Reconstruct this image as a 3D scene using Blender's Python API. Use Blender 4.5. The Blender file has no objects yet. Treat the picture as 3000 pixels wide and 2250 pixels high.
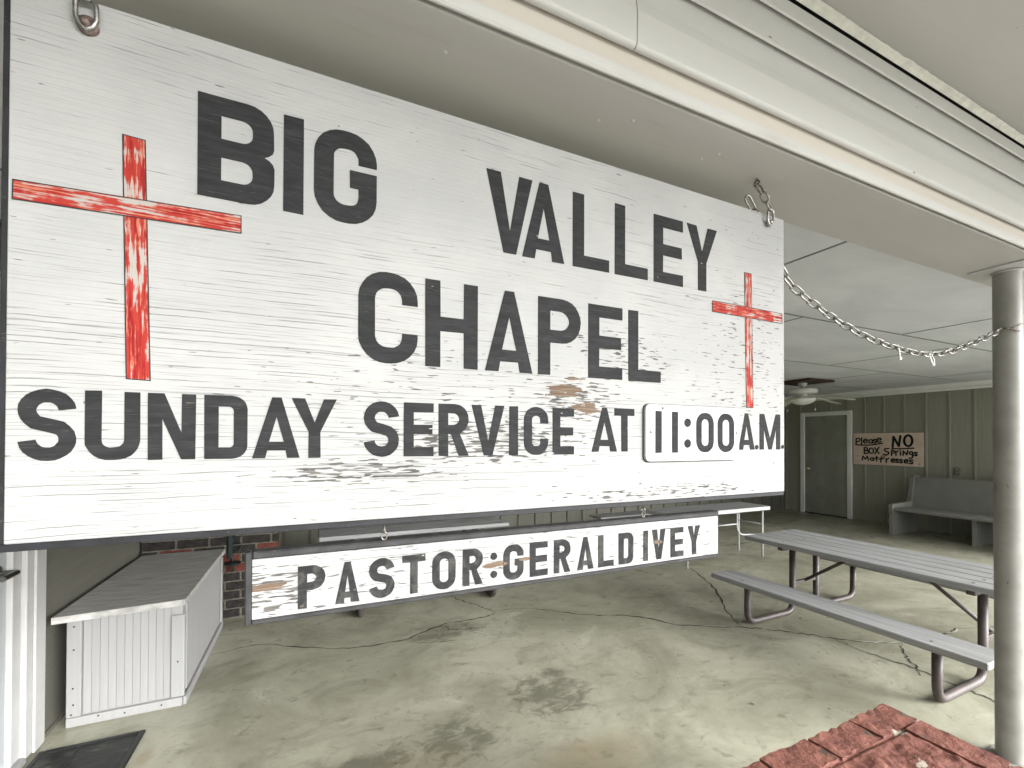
import bpy, math, random
from mathutils import Vector, Matrix
from mathutils import noise as mn
from mathutils.geometry import tessellate_polygon
random.seed(7)
PI = math.pi
SC = bpy.context.scene
COL = SC.collection

# ------------------------------------------------------------------ camera
cam_d = bpy.data.cameras.new('camera')
cam = bpy.data.objects.new('camera', cam_d); COL.objects.link(cam)
cam_d.sensor_width = 36.0; cam_d.lens = 15.556; cam_d.shift_y = 0.0510
cam_d.clip_start = 0.02; cam_d.clip_end = 2000
_y, _p, _r = math.radians(24.334), math.radians(0.481), math.radians(-0.174)
_f = Vector((math.sin(_y)*math.cos(_p), math.cos(_y)*math.cos(_p), math.sin(_p)))
_rt = Vector((math.cos(_y), -math.sin(_y), 0)); _dn = _f.cross(_rt)
_r2 = _rt*math.cos(_r) + _dn*math.sin(_r); _d2 = -_rt*math.sin(_r) + _dn*math.cos(_r)
cam.matrix_world = Matrix(((_r2.x, -_d2.x, -_f.x, 0), (_r2.y, -_d2.y, -_f.y, 0), (_r2.z, -_d2.z, -_f.z, 1.5), (0, 0, 0, 1)))
SC.camera = cam

# ------------------------------------------------------------------ sky, sun, exposure (bright overcast)
SUN_EL, SUN_AZ = math.radians(28), math.radians(146)      # azimuth clockwise from +Y: front right of the porch
W = bpy.data.worlds.new('World'); SC.world = W; W.use_nodes = True
wn = W.node_tree; wn.nodes.clear()
wo = wn.nodes.new('ShaderNodeOutputWorld'); bg = wn.nodes.new('ShaderNodeBackground')
sky = wn.nodes.new('ShaderNodeTexSky'); sky.sky_type = 'NISHITA'; sky.sun_disc = False
sky.sun_elevation = SUN_EL; sky.sun_rotation = SUN_AZ; sky.dust_density = 4.0; sky.air_density = 1.5
hs = wn.nodes.new('ShaderNodeHueSaturation'); hs.inputs['Saturation'].default_value = 0.04
wn.links.new(sky.outputs[0], hs.inputs['Color']); wn.links.new(hs.outputs[0], bg.inputs[0]); wn.links.new(bg.outputs[0], wo.inputs[0])
bg.inputs[1].default_value = 0.15
sun_d = bpy.data.lights.new('sun', 'SUN'); sun_d.energy = 1.5; sun_d.angle = math.radians(50); sun_d.color = (1, .985, .965)
sun = bpy.data.objects.new('sun', sun_d); COL.objects.link(sun); sun.location = (4, -6, 9)
_sd = Vector((math.sin(SUN_AZ)*math.cos(SUN_EL), math.cos(SUN_AZ)*math.cos(SUN_EL), math.sin(SUN_EL)))
sun.rotation_euler = _sd.to_track_quat('Z', 'Y').to_euler()
SC.view_settings.view_transform = 'Standard'; SC.view_settings.look = 'None'
SC.view_settings.exposure = 1.90; SC.view_settings.gamma = 1.0; SC.view_settings.use_curve_mapping = False
SC.render.engine = 'CYCLES'
SC.cycles.max_bounces = 10; SC.cycles.diffuse_bounces = 7; SC.cycles.use_denoising = True
SC.cycles.sample_clamp_indirect = 6

# ------------------------------------------------------------------ node helpers
class NT:
    def __init__(s, name, rough=.6, metal=0., spec=.4):
        s.m = bpy.data.materials.new(name); s.m.use_nodes = True
        s.t = s.m.node_tree; s.b = s.t.nodes['Principled BSDF']
        s.b.inputs['Roughness'].default_value = rough; s.b.inputs['Metallic'].default_value = metal
        s.b.inputs['Specular IOR Level'].default_value = spec
        s.tc = s.t.nodes.new('ShaderNodeTexCoord'); s.obj = s.tc.outputs['Object']
    def n(s, k, **kw):
        o = s.t.nodes.new('ShaderNode'+k)
        for a, v in kw.items(): setattr(o, a, v)
        return o
    def put(s, sock, v):
        if hasattr(v, 'is_output'): s.t.links.new(v, sock)
        elif isinstance(v, (tuple, list)) and sock.type == 'RGBA' and len(v) == 3: sock.default_value = (*v, 1)
        else: sock.default_value = v
    def math(s, op, a, b=0., c=None, clamp=False):
        o = s.n('Math', operation=op); o.use_clamp = clamp; s.put(o.inputs[0], a); s.put(o.inputs[1], b)
        if c is not None: s.put(o.inputs[2], c)
        return o.outputs[0]
    def vm(s, op, a, b):
        o = s.n('VectorMath', operation=op); s.put(o.inputs[0], a); s.put(o.inputs[1], b)
        return o.outputs['Value'] if op == 'LENGTH' else o.outputs[0]
    def sc(s, sx, sy, sz, v=None): return s.vm('MULTIPLY', v or s.obj, (sx, sy, sz))
    def noise(s, vec, scale=1., det=3., rough=.55, dist=0.):
        o = s.n('TexNoise'); s.put(o.inputs['Vector'], vec); o.inputs['Scale'].default_value = scale
        o.inputs['Detail'].default_value = det; o.inputs['Roughness'].default_value = rough; o.inputs['Distortion'].default_value = dist
        return o.outputs[0]
    def mr(s, v, a, b, c=0., d=1.):
        o = s.n('MapRange'); o.interpolation_type = 'SMOOTHSTEP'
        s.put(o.inputs[0], v); s.put(o.inputs[1], a); s.put(o.inputs[2], b); s.put(o.inputs[3], c); s.put(o.inputs[4], d)
        return o.outputs[0]
    def mix(s, f, a, b, mode='MIX'):
        o = s.n('Mix', data_type='RGBA', blend_type=mode); s.put(o.inputs[0], f); s.put(o.inputs[6], a); s.put(o.inputs[7], b)
        return o.outputs[2]
    def rand(s): return s.n('ObjectInfo').outputs['Random']
    def color(s, c): s.put(s.b.inputs['Base Color'], c); return s
    def rough(s, r): s.put(s.b.inputs['Roughness'], r); return s
    def bump(s, h, strength=.3, dist=.002):
        o = s.n('Bump'); o.inputs['Strength'].default_value = strength; o.inputs['Distance'].default_value = dist
        s.put(o.inputs['Height'], h); s.t.links.new(o.outputs[0], s.b.inputs['Normal']); return s
    def ell(s, cx, cz, rx, rz, axis='z'):
        v = s.vm('SUBTRACT', s.obj, (cx, 0, cz) if axis == 'z' else (cx, cz, 0))
        v = s.vm('MULTIPLY', v, (1/rx, 0, 1/rz) if axis == 'z' else (1/rx, 1/rz, 0))
        return s.mr(s.vm('LENGTH', v, (0, 0, 0)), 1., .25)
    def add(s, *a):
        r = a[0]
        for x in a[1:]: r = s.math('ADD', r, x)
        return r

def paint(name, col, var=.12, rough=.5, scale=6, dirt=(.2, .18, .15), dirtamt=.15, bump=.15, spec=.35):
    m = NT(name, rough, 0, spec)
    n1 = m.noise(m.obj, scale, 4); n2 = m.noise(m.obj, scale*7, 4, .7)
    c = m.mix(m.mr(n1, .3, .7), tuple(x*(1-var) for x in col), tuple(min(1, x*(1+var*.6)) for x in col))
    c = m.mix(m.math('MULTIPLY', m.mr(n2, .58, .8), dirtamt), c, dirt)
    m.color(c); m.rough(m.mr(n2, .2, .8, rough-.08, rough+.12)); m.bump(m.noise(m.obj, scale*25, 3), bump, .001)
    return m.m

M = {}
SA = .305                                   # aged white paint on the signs
# --- the big sign: white paint over plywood, checked and peeling; lettering shares the same peeling
def peel(m, kind):
    """returns (dash mask, bare wood mask) in the sign board's own coordinates"""
    if kind == 'big':
        E = lambda X, Z, rx, rz: m.ell(X-.48, Z-1.327, rx, rz)
        mx = lambda *a: a[0] if len(a) == 1 else m.math('MAXIMUM', a[0], mx(*a[1:]))
        band = mx(E(.38, 1.50, .40, .085), E(.10, 1.435, .30, .040), m.math('MULTIPLY', E(.74, 1.72, .26, .12), .68), m.math('MULTIPLY', E(.60, 1.60, .20, .09), .95), m.math('MULTIPLY', E(.25, 1.60, .6, .22), .35),
                  m.math('MULTIPLY', E(1.2, 1.72, .35, .40), .45), m.math('MULTIPLY', E(.9, 1.36, .6, .035), .8))
        big = mx(E(.565, 1.622, .11, .030), m.math('MULTIPLY', E(.62, 1.580, .07, .045), .9), m.math('MULTIPLY', E(.60, 1.655, .05, .02), .8))
    else:
        E = lambda X, Z, rx, rz: m.ell(X-.493, Z-1.158, rx, rz)
        band = m.math('ADD', .36, m.math('MULTIPLY', E(-.08, 1.22, .14, .07), .6))
        big = m.math('MAXIMUM', E(-.075, 1.224, .07, .012), m.math('MAXIMUM', m.math('MAXIMUM', E(.386, 1.214, .05, .012), E(.46, 1.218, .03, .010)), m.math('MAXIMUM', E(.80, 1.222, .05, .008), E(.862, 1.222, .035, .009))))
    n = m.noise(m.sc(26, 1, 210), 1, 1.4, .5)
    d = m.mr(m.math('ADD', n, m.math('MULTIPLY', band, .225)), .735, .747)
    n2 = m.noise(m.sc(11, 1, 75), 1, 3, .6)
    w = m.mr(m.math('ADD', n2, m.math('MULTIPLY', big, .32)), .735, .745)
    return d, w
def sign_white(name, kind):
    m = NT(name, .7, 0, .12)
    d, w = peel(m, kind)
    cloud = m.noise(m.sc(2.2, 1, 4), 1, 4, .6); fine = m.noise(m.sc(6, 1, 240), 1, 2, .5); fib = m.noise(m.sc(50, 1, 420), 1, 2)
    base = m.mix(m.mr(cloud, .35, .7), (SA, SA*1.008, SA*.995), (SA*1.17, SA*1.17, SA*1.15))
    base = m.mix(m.math('MULTIPLY', m.mr(fib, .45, .75), .10), base, (.45, .45, .43))
    # hairline checks along the grain
    sp = m.n('SeparateXYZ'); m.t.links.new(m.obj, sp.inputs[0])
    def checks(rows, wid, warp, xs, lo, hi):
        zz = m.add(m.math('MULTIPLY', sp.outputs[2], rows), m.math('MULTIPLY', m.noise(m.sc(1.3, 1, 2.5), 1, 2), warp), m.math('MULTIPLY', m.noise(m.sc(30, 1, 30), 1, 1), .25))
        k = m.math('FLOOR', zz); f = m.math('FRACT', zz)
        wn_ = m.n('TexWhiteNoise'); wn_.noise_dimensions = '1D'; m.t.links.new(k, wn_.inputs['W'])
        cv = m.n('CombineXYZ'); m.put(cv.inputs[0], m.math('MULTIPLY', sp.outputs[0], xs)); m.put(cv.inputs[1], m.math('MULTIPLY', k, 3.71)); m.put(cv.inputs[2], m.math('MULTIPLY', wn_.outputs[0], 40.))
        seg = m.math('ADD', m.noise(cv.outputs[0], 1, 2, .5), m.math('MULTIPLY', m.math('SUBTRACT', reg, .5), .16))
        w_ = m.mr(seg, lo, hi, 0., wid)
        ctr = m.add(.5, m.math('MULTIPLY', m.math('SUBTRACT', wn_.outputs[0], .5), .7))
        dd = m.math('ABSOLUTE', m.math('SUBTRACT', f, ctr))
        return m.mr(m.math('SUBTRACT', dd, w_), .03, -.03)
    reg = m.mr(m.add(m.noise(m.sc(1.6, 1, 4), 1, 3), m.math('MULTIPLY', m.ell(-.45, .20, .95, .36), .32)), .40, .72)
    line = m.math('MAXIMUM', checks(105, .065, 4., 8., .53, .70), m.math('MULTIPLY', checks(190, .085, 7., 11., .55, .70), .5))
    base = m.mix(m.math('MULTIPLY', line, .66), base, (.075, .075, .07))
    spk = m.mr(m.noise(m.sc(45, 1, 45), 1, 1), .79, .81)
    base = m.mix(spk, base, (.12, .11, .10))
    base = m.mix(m.math('MULTIPLY', d, .92), base, m.mix(m.mr(fine, .4, .6), (.045, .043, .040), (.115, .108, .098)))
    wood = m.mix(m.mr(m.noise(m.sc(8, 1, 300), 1, 3), .35, .65), (.095, .068, .048), (.17, .125, .092))
    base = m.mix(w, base, wood)
    m.color(base)
    m.bump(m.math('SUBTRACT', m.math('MULTIPLY', fib, .25), m.add(line, d, w)), .55, .0012)
    return m.m
def letter_paint(name, kind):
    m = NT(name, .7, 0, .10)
    d, w = peel(m, kind)
    brush = m.noise(m.sc(14, 1, 60), 1, 4, .65); spot = m.mr(m.noise(m.sc(30, 1, 90), 1, 2), .74, .77)
    c = m.mix(m.mr(brush, .3, .72), (.017, .0178, .0185), (.028, .029, .0298))
    if kind == 'small': c = m.mix(m.mr(m.noise(m.sc(26, 1, 26), 1, 3, .6, 1.2), .45, .7), c, (.052, .051, .048))
    c = m.mix(m.math('MULTIPLY', spot, .7), c, (.6, .6, .58))
    gr = m.mr(m.math('ABSOLUTE', m.math('SUBTRACT', m.noise(m.sc(2.2, 1, 95), 1, 3.2, .6), .5)), .006, .001)
    c = m.mix(m.math('MULTIPLY', gr, .14), c, (.2, .2, .2))
    c = m.mix(m.math('MULTIPLY', w, .9), c, (.15, .11, .08))
    m.color(c); m.bump(brush, .25, .001)
    return m.m
def red_paint(name, sx, sz):
    m = NT(name, .7, 0, .12)
    n = m.noise(m.sc(sx, 1, sz), 1, 3, .6); n2 = m.noise(m.sc(sx*1.9, 1, sz*2.2), 1, 3, .6)
    big = m.noise(m.sc(22, 1, 22), 1, 3, .6)
    c = m.mix(m.mr(n, .38, .55), (.19, .008, .010), (.285, .030, .022))
    c = m.mix(m.mr(m.math('ADD', n2, m.math('MULTIPLY', big, .5)), .74, .86), c, (.38, .125, .08))
    c = m.mix(m.mr(m.add(n, m.math('MULTIPLY', n2, .7), m.math('MULTIPLY', big, .8)), 1.28, 1.40), c, (SA, SA*.93, SA*.86))
    m.color(c); m.bump(n2, .3, .001)
    return m.m
M['sign'] = sign_white('weathered_white_sign_paint', 'big'); M['sign_small'] = sign_white('peeling_white_sign_paint', 'small')
M['letter'] = letter_paint('charcoal_letter_paint', 'big'); M['letter_small'] = letter_paint('charcoal_letter_paint_cracked', 'small')
M['red_h'] = red_paint('streaked_red_paint_across', 7, 130); M['red_v'] = red_paint('streaked_red_paint_upright', 130, 8)
M['plate'] = paint('clean_white_plate_paint', (.37, .37, .366), .03, .45, 5, (.4, .4, .38), .08)
M['edge'] = paint('blue_black_edge_paint', (.012, .0125, .015), .4, .5, 20, (.2, .2, .2), .35)
M['frame'] = paint('charcoal_frame_paint', (.030, .030, .031), .35, .6, 25, (.16, .16, .16), .5)
# --- building
def beam_paint(name, col):
    m = NT(name, .45, 0, .4)
    n = m.noise(m.sc(.8, 4, 4), 1, 4); n2 = m.noise(m.sc(3, 40, 40), 1, 3)
    c = m.mix(m.mr(n, .3, .7), tuple(x*.94 for x in col), tuple(min(1, x*1.04) for x in col))
    c = m.mix(m.math('MULTIPLY', m.mr(n2, .62, .8), .22), c, (.30, .25, .19))
    c = m.mix(m.mr(m.noise(m.sc(14, 40, 40), 1, 2), .78, .81), c, (.08, .07, .06))
    m.color(c); m.bump(m.noise(m.sc(2, 30, 30), 1, 3), .12, .002)
    return m.m
M['beam'] = beam_paint('warm_grey_aluminium_trim', (.505, .502, .485)); M['soffit'] = beam_paint('taupe_soffit_paint', (.44, .43, .405))
M['beige'] = beam_paint('beige_old_paint', (.52, .485, .435))
M['chip'] = paint('chipped_white_caulk', (.74, .72, .66), .12, .7, 30, (.32, .25, .18), .6, .6)
m = NT('white_ceiling_board', .6, 0, .3)
n = m.noise(m.sc(1.1, 2.2, 1), 1, 4, .6, .6); r = m.rand()
c = m.mix(m.mr(n, .3, .72), (.58, .60, .62), (.70, .72, .74)); c = m.mix(m.math('MULTIPLY', r, .14), c, (.50, .50, .50))
m.color(c); m.bump(m.noise(m.sc(12, 5, 1), 1, 3), .15, .003); M['ceil'] = m.m
M['seam'] = paint('grey_joint_moulding', (.25, .25, .25), .2, .6)
M['dark'] = paint('dark_joint', (.03, .03, .03), .2, .8)
def wood_paint(name, col, ax, var=.18, rough=.6, wear=(.25, .24, .22), wamt=.25):
    m = NT(name, rough, 0, .3); s = [45, 45, 45]; s[ax] = 2.2
    s2 = [9, 9, 9]; s2[ax] = 1.2
    n = m.noise(m.sc(*s), 1, 4, .6); n2 = m.noise(m.sc(*s2), 1, 4, .6); r = m.rand()
    c = m.mix(m.mr(n, .3, .7), tuple(x*(1-var) for x in col), tuple(x*(1+var*.5) for x in col))
    c = m.mix(m.math('MULTIPLY', m.mr(n2, .52, .75), wamt), c, wear)
    c = m.mix(m.math('MULTIPLY', r, .18), c, tuple(x*.7 for x in col))
    m.color(c); m.bump(n, .3, .0015)
    return m.m
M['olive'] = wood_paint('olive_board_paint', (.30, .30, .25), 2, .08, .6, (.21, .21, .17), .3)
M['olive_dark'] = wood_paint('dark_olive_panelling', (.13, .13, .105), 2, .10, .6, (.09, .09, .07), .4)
M['olive_door'] = paint('dark_olive_door_paint', (.275, .28, .24), .10, .5, 4, (.13, .13, .1), .2)
M['siding'] = wood_paint('grey_olive_lap_siding', (.150, .147, .122), 1, .08, .6, (.2, .2, .17), .2)
M['white'] = paint('white_trim_paint', (.47, .47, .46), .06, .45, 5, (.25, .22, .18), .25)
M['lifted_white'] = paint('white_trim_lightened_for_dim_end', (.82, .82, .80), .04, .4, 5, (.4, .38, .34), .15)  # same white trim paint, colour lightened to make up for dim far light
M['white_door'] = paint('white_door_paint', (.40, .425, .445), .05, .4, 4, (.4, .4, .4), .1)
M['bead'] = wood_paint('white_beadboard_paint', (.335, .335, .332), 2, .05, .55, (.26, .25, .23), .35)
m = NT('weathered_plywood_lid', .7, 0, .25)
n = m.noise(m.sc(5, 70, 20), 1, 4, .65); n2 = m.noise(m.sc(3, 6, 3), 1, 4)
c = m.mix(m.mr(n, .3, .72), (.28, .275, .26), (.58, .57, .545)); c = m.mix(m.math('MULTIPLY', m.mr(n2, .45, .7), .4), c, (.36, .355, .335))
m.color(c); m.bump(n, .4, .002); M['lid'] = m.m
M['grey_wood'] = wood_paint('grey_painted_plank', (.305, .31, .312), 1, .22, .6, (.22, .22, .19), .7)
M['grey_wood_x'] = wood_paint('grey_painted_plank_across', (.305, .31, .312), 0, .22, .6, (.22, .22, .19), .7)
M['pew'] = paint('grey_pew_paint', (.215, .215, .20), .08, .5, 5, (.15, .15, .14), .2)
M['pipe'] = paint('brown_enamelled_pipe', (.072, .058, .055), .25, .45, 14, (.16, .09, .05), .5, .15, .5)
m = NT('galvanised_steel', .38, 1., .5); n = m.noise(m.obj, 130, 3)
m.color(m.mix(m.mr(n, .35, .7), (.42, .41, .40), (.20, .19, .17))); m.rough(m.mr(n, .3, .7, .28, .5)); M['steel'] = m.m
m = NT('dull_dark_steel', .5, .85, .5); n = m.noise(m.obj, 110, 3)
m.color(m.mix(m.mr(n, .4, .65), (.30, .29, .27), (.16, .12, .09))); M['oldsteel'] = m.m
m = NT('rusty_bolt', .6, .4, .5); n = m.noise(m.obj, 160, 3)
m.color(m.mix(m.mr(n, .4, .65), (.20, .15, .13), (.11, .075, .065))); M['rust'] = m.m
M['nickel'] = NT('satin_nickel', .28, 1.).color((.22, .215, .20)).m
M['brass'] = NT('brass_knob', .3, 1.).color((.62, .50, .30)).m
M['fan'] = paint('cream_white_fan_enamel', (.74, .74, .70), .03, .4, 5, (.5, .48, .4), .1)
M['blade'] = paint('cream_fan_blade', (.62, .61, .50), .06, .45, 6, (.4, .38, .28), .2)
M['bowl'] = NT('frosted_glass_bowl', .35).color((.76, .76, .71)).m
M['brownboard'] = wood_paint('dark_stained_board', (.055, .030, .020), 0, .3, .5, (.03, .018, .012), .5)
M['plastic'] = NT('white_nylon', .4).color((.82, .82, .80)).m
M['outlet'] = NT('olive_outlet_plate', .4).color((.14, .135, .10)).m
M['marker'] = NT('black_marker_ink', .5).color((.006, .006, .008)).m
m = NT('pinkish_tan_board', .7, 0, .2); n = m.noise(m.sc(1, 4, 6), 1, 4)
c = m.mix(m.mr(n, .3, .7), (.60, .475, .385), (.70, .58, .485)); c = m.mix(m.mr(m.noise(m.sc(1, 7, 9), 1, 2), .70, .76), c, (.34, .20, .14))
m.color(c); M['tan'] = m.m
m = NT('black_rubber_mat', .45, 0, .5); n = m.noise(m.sc(6, 16, 1), 1, 4, .6, 1.5)
m.color(m.mix(m.mr(n, .5, .75), (.012, .013, .012), (.065, .068, .050))); m.bump(n, .6, .004); M['mat'] = m.m
M['matedge'] = NT('black_rubber_edge', .4, 0, .5).color((.010, .012, .010)).m
M['iron'] = paint('dark_green_iron', (.010, .020, .018), .3, .45, 20)
m = NT('mixed_black_and_red_brick', .8, 0, .2); n = m.noise(m.obj, 30, 4, .65); r = m.rand()
dk = m.mr(r, .74, .76, 0, 1)
c = m.mix(dk, m.mix(m.mr(n, .3, .7), (.013, .012, .012), (.035, .03, .028)), m.mix(m.mr(n, .3, .7), (.08, .024, .018), (.13, .042, .03)))
m.color(c); m.bump(n, .5, .003); M['brick'] = m.m
m = NT('grey_green_mortar', .9, 0, .2); n = m.noise(m.obj, 40, 4, .65)
m.color(m.mix(m.mr(n, .3, .7), (.075, .068, .052), (.15, .14, .115))); m.bump(n, .6, .004); M['mortar'] = m.m
def red_masonry(name, flake):
    m = NT(name, .62, 0, .35)
    n = m.noise(m.obj, 14, 5, .65); n2 = m.noise(m.obj, 55, 4, .7); f = m.noise(m.sc(6, 9, 6), 1, 5, .6, .5)
    c = m.mix(m.mr(n, .32, .68), (.140, .054, .041), (.215, .088, .066))
    c = m.mix(m.math('MULTIPLY', m.mr(n2, .55, .75), .5), c, (.095, .036, .028))
    c = m.mix(m.mr(m.noise(m.obj, 9, 4), .66, .72), c, (.065, .055, .042))
    if flake: c = m.mix(m.mr(f, .600, .625), c, m.mix(m.mr(n2, .4, .6), (.30, .265, .21), (.40, .36, .30)))
    m.color(c); m.bump(m.math('ADD', m.noise(m.sc(40, 25, 40), 1, 6, .7, .8), m.math('MULTIPLY', n, 1.4)), 1., .008)
    return m.m
M['redbrick'] = red_masonry('red_painted_brick', False); M['redcap'] = red_masonry('red_painted_flaking_mortar', True)
m = NT('post_grey_paint', .42, 0, .45); n = m.noise(m.obj, 8, 4); sc_ = m.noise(m.sc(26, 26, 9), 1, 2, .5, .4)
c = m.mix(m.mr(n, .3, .7), (.215, .212, .195), (.285, .281, .26)); c = m.mix(m.mr(sc_, .735, .765), c, (.085, .055, .04))
c = m.mix(m.math('MULTIPLY', m.mr(m.noise(m.obj, 30, 4), .55, .8), .4), c, (.30, .28, .23))
m.color(c); m.bump(n, .2, .002); M['post'] = m.m
# --- concrete
m = NT('smeared_green_grey_concrete', .5, 0, .4)
cl = m.noise(m.obj, 1.1, 7, .66, .7); md = m.noise(m.sc(2.1, 2.9, 1), 1, 8, .64, .9); fn = m.noise(m.obj, 22, 5, .7, .4)
c = m.mix(m.mr(cl, .32, .68), (.24, .236, .176), (.39, .383, .302))
c = m.mix(m.math('MULTIPLY', m.mr(md, .47, .70), .5), c, (.165, .16, .112))
c = m.mix(m.math('MULTIPLY', m.mr(md, .42, .28), .45), c, (.50, .49, .41))
c = m.mix(m.math('MULTIPLY', m.mr(fn, .52, .75), .38), c, (.19, .18, .13))
st = m.math('MAXIMUM', m.ell(.68, 2.16, .32, .26, 'y'), m.math('MAXIMUM', m.ell(1.30, 2.30, .38, .36, 'y'), m.math('MAXIMUM', m.ell(.25, 2.12, .36, .2, 'y'), m.ell(.95, 3.38, .45, .20, 'y'))))
blot = m.noise(m.sc(8, 11, 1), 1, 7, .68, .7)
c = m.mix(m.math('MULTIPLY', m.mr(m.math('ADD', blot, m.math('MULTIPLY', st, .21)), .54, .76), .68), c, (.085, .08, .058))
rs = m.math('MAXIMUM', m.ell(1.2, 1.75, .5, .2, 'y'), m.math('MAXIMUM', m.ell(-.71, 2.62, .05, .1, 'y'), m.ell(.45, 2.0, .35, .2, 'y')))
c = m.mix(m.math('MULTIPLY', m.math('MULTIPLY', rs, m.mr(cl, .35, .6)), .45), c, (.24, .16, .075))
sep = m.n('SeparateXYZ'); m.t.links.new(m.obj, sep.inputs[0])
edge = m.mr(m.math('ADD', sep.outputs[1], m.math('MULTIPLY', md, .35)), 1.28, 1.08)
c = m.mix(m.math('MULTIPLY', edge, .5), c, (.60, .60, .55))  # daylight on the front of the slab, painted in as a pale strip
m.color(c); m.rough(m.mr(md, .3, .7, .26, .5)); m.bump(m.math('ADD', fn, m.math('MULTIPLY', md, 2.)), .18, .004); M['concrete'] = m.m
M['crack'] = NT('crack_shadow', .9).color((.045, .042, .032)).m
M['patch'] = NT('pale_crack_filler', .7).color((.50, .50, .46)).m
m = NT('pale_gravel_drive', .9, 0, .2); n = m.noise(m.obj, 60, 5, .7); n2 = m.noise(m.obj, .5, 4)
m.color(m.mix(m.mr(n, .3, .7), (.34, .335, .31), m.mix(m.mr(n2, .4, .6), (.44, .43, .40), (.50, .49, .46)))); m.bump(n, .6, .01); M['drive'] = m.m
m = NT('mown_grass', .9, 0, .2); n = m.noise(m.obj, 8, 5, .7)
m.color(m.mix(m.mr(n, .3, .7), (.045, .075, .02), (.085, .12, .04))); M['grass'] = m.m
M['roof'] = paint('grey_shingle_roof', (.12, .115, .11), .2, .9, 8)

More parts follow.
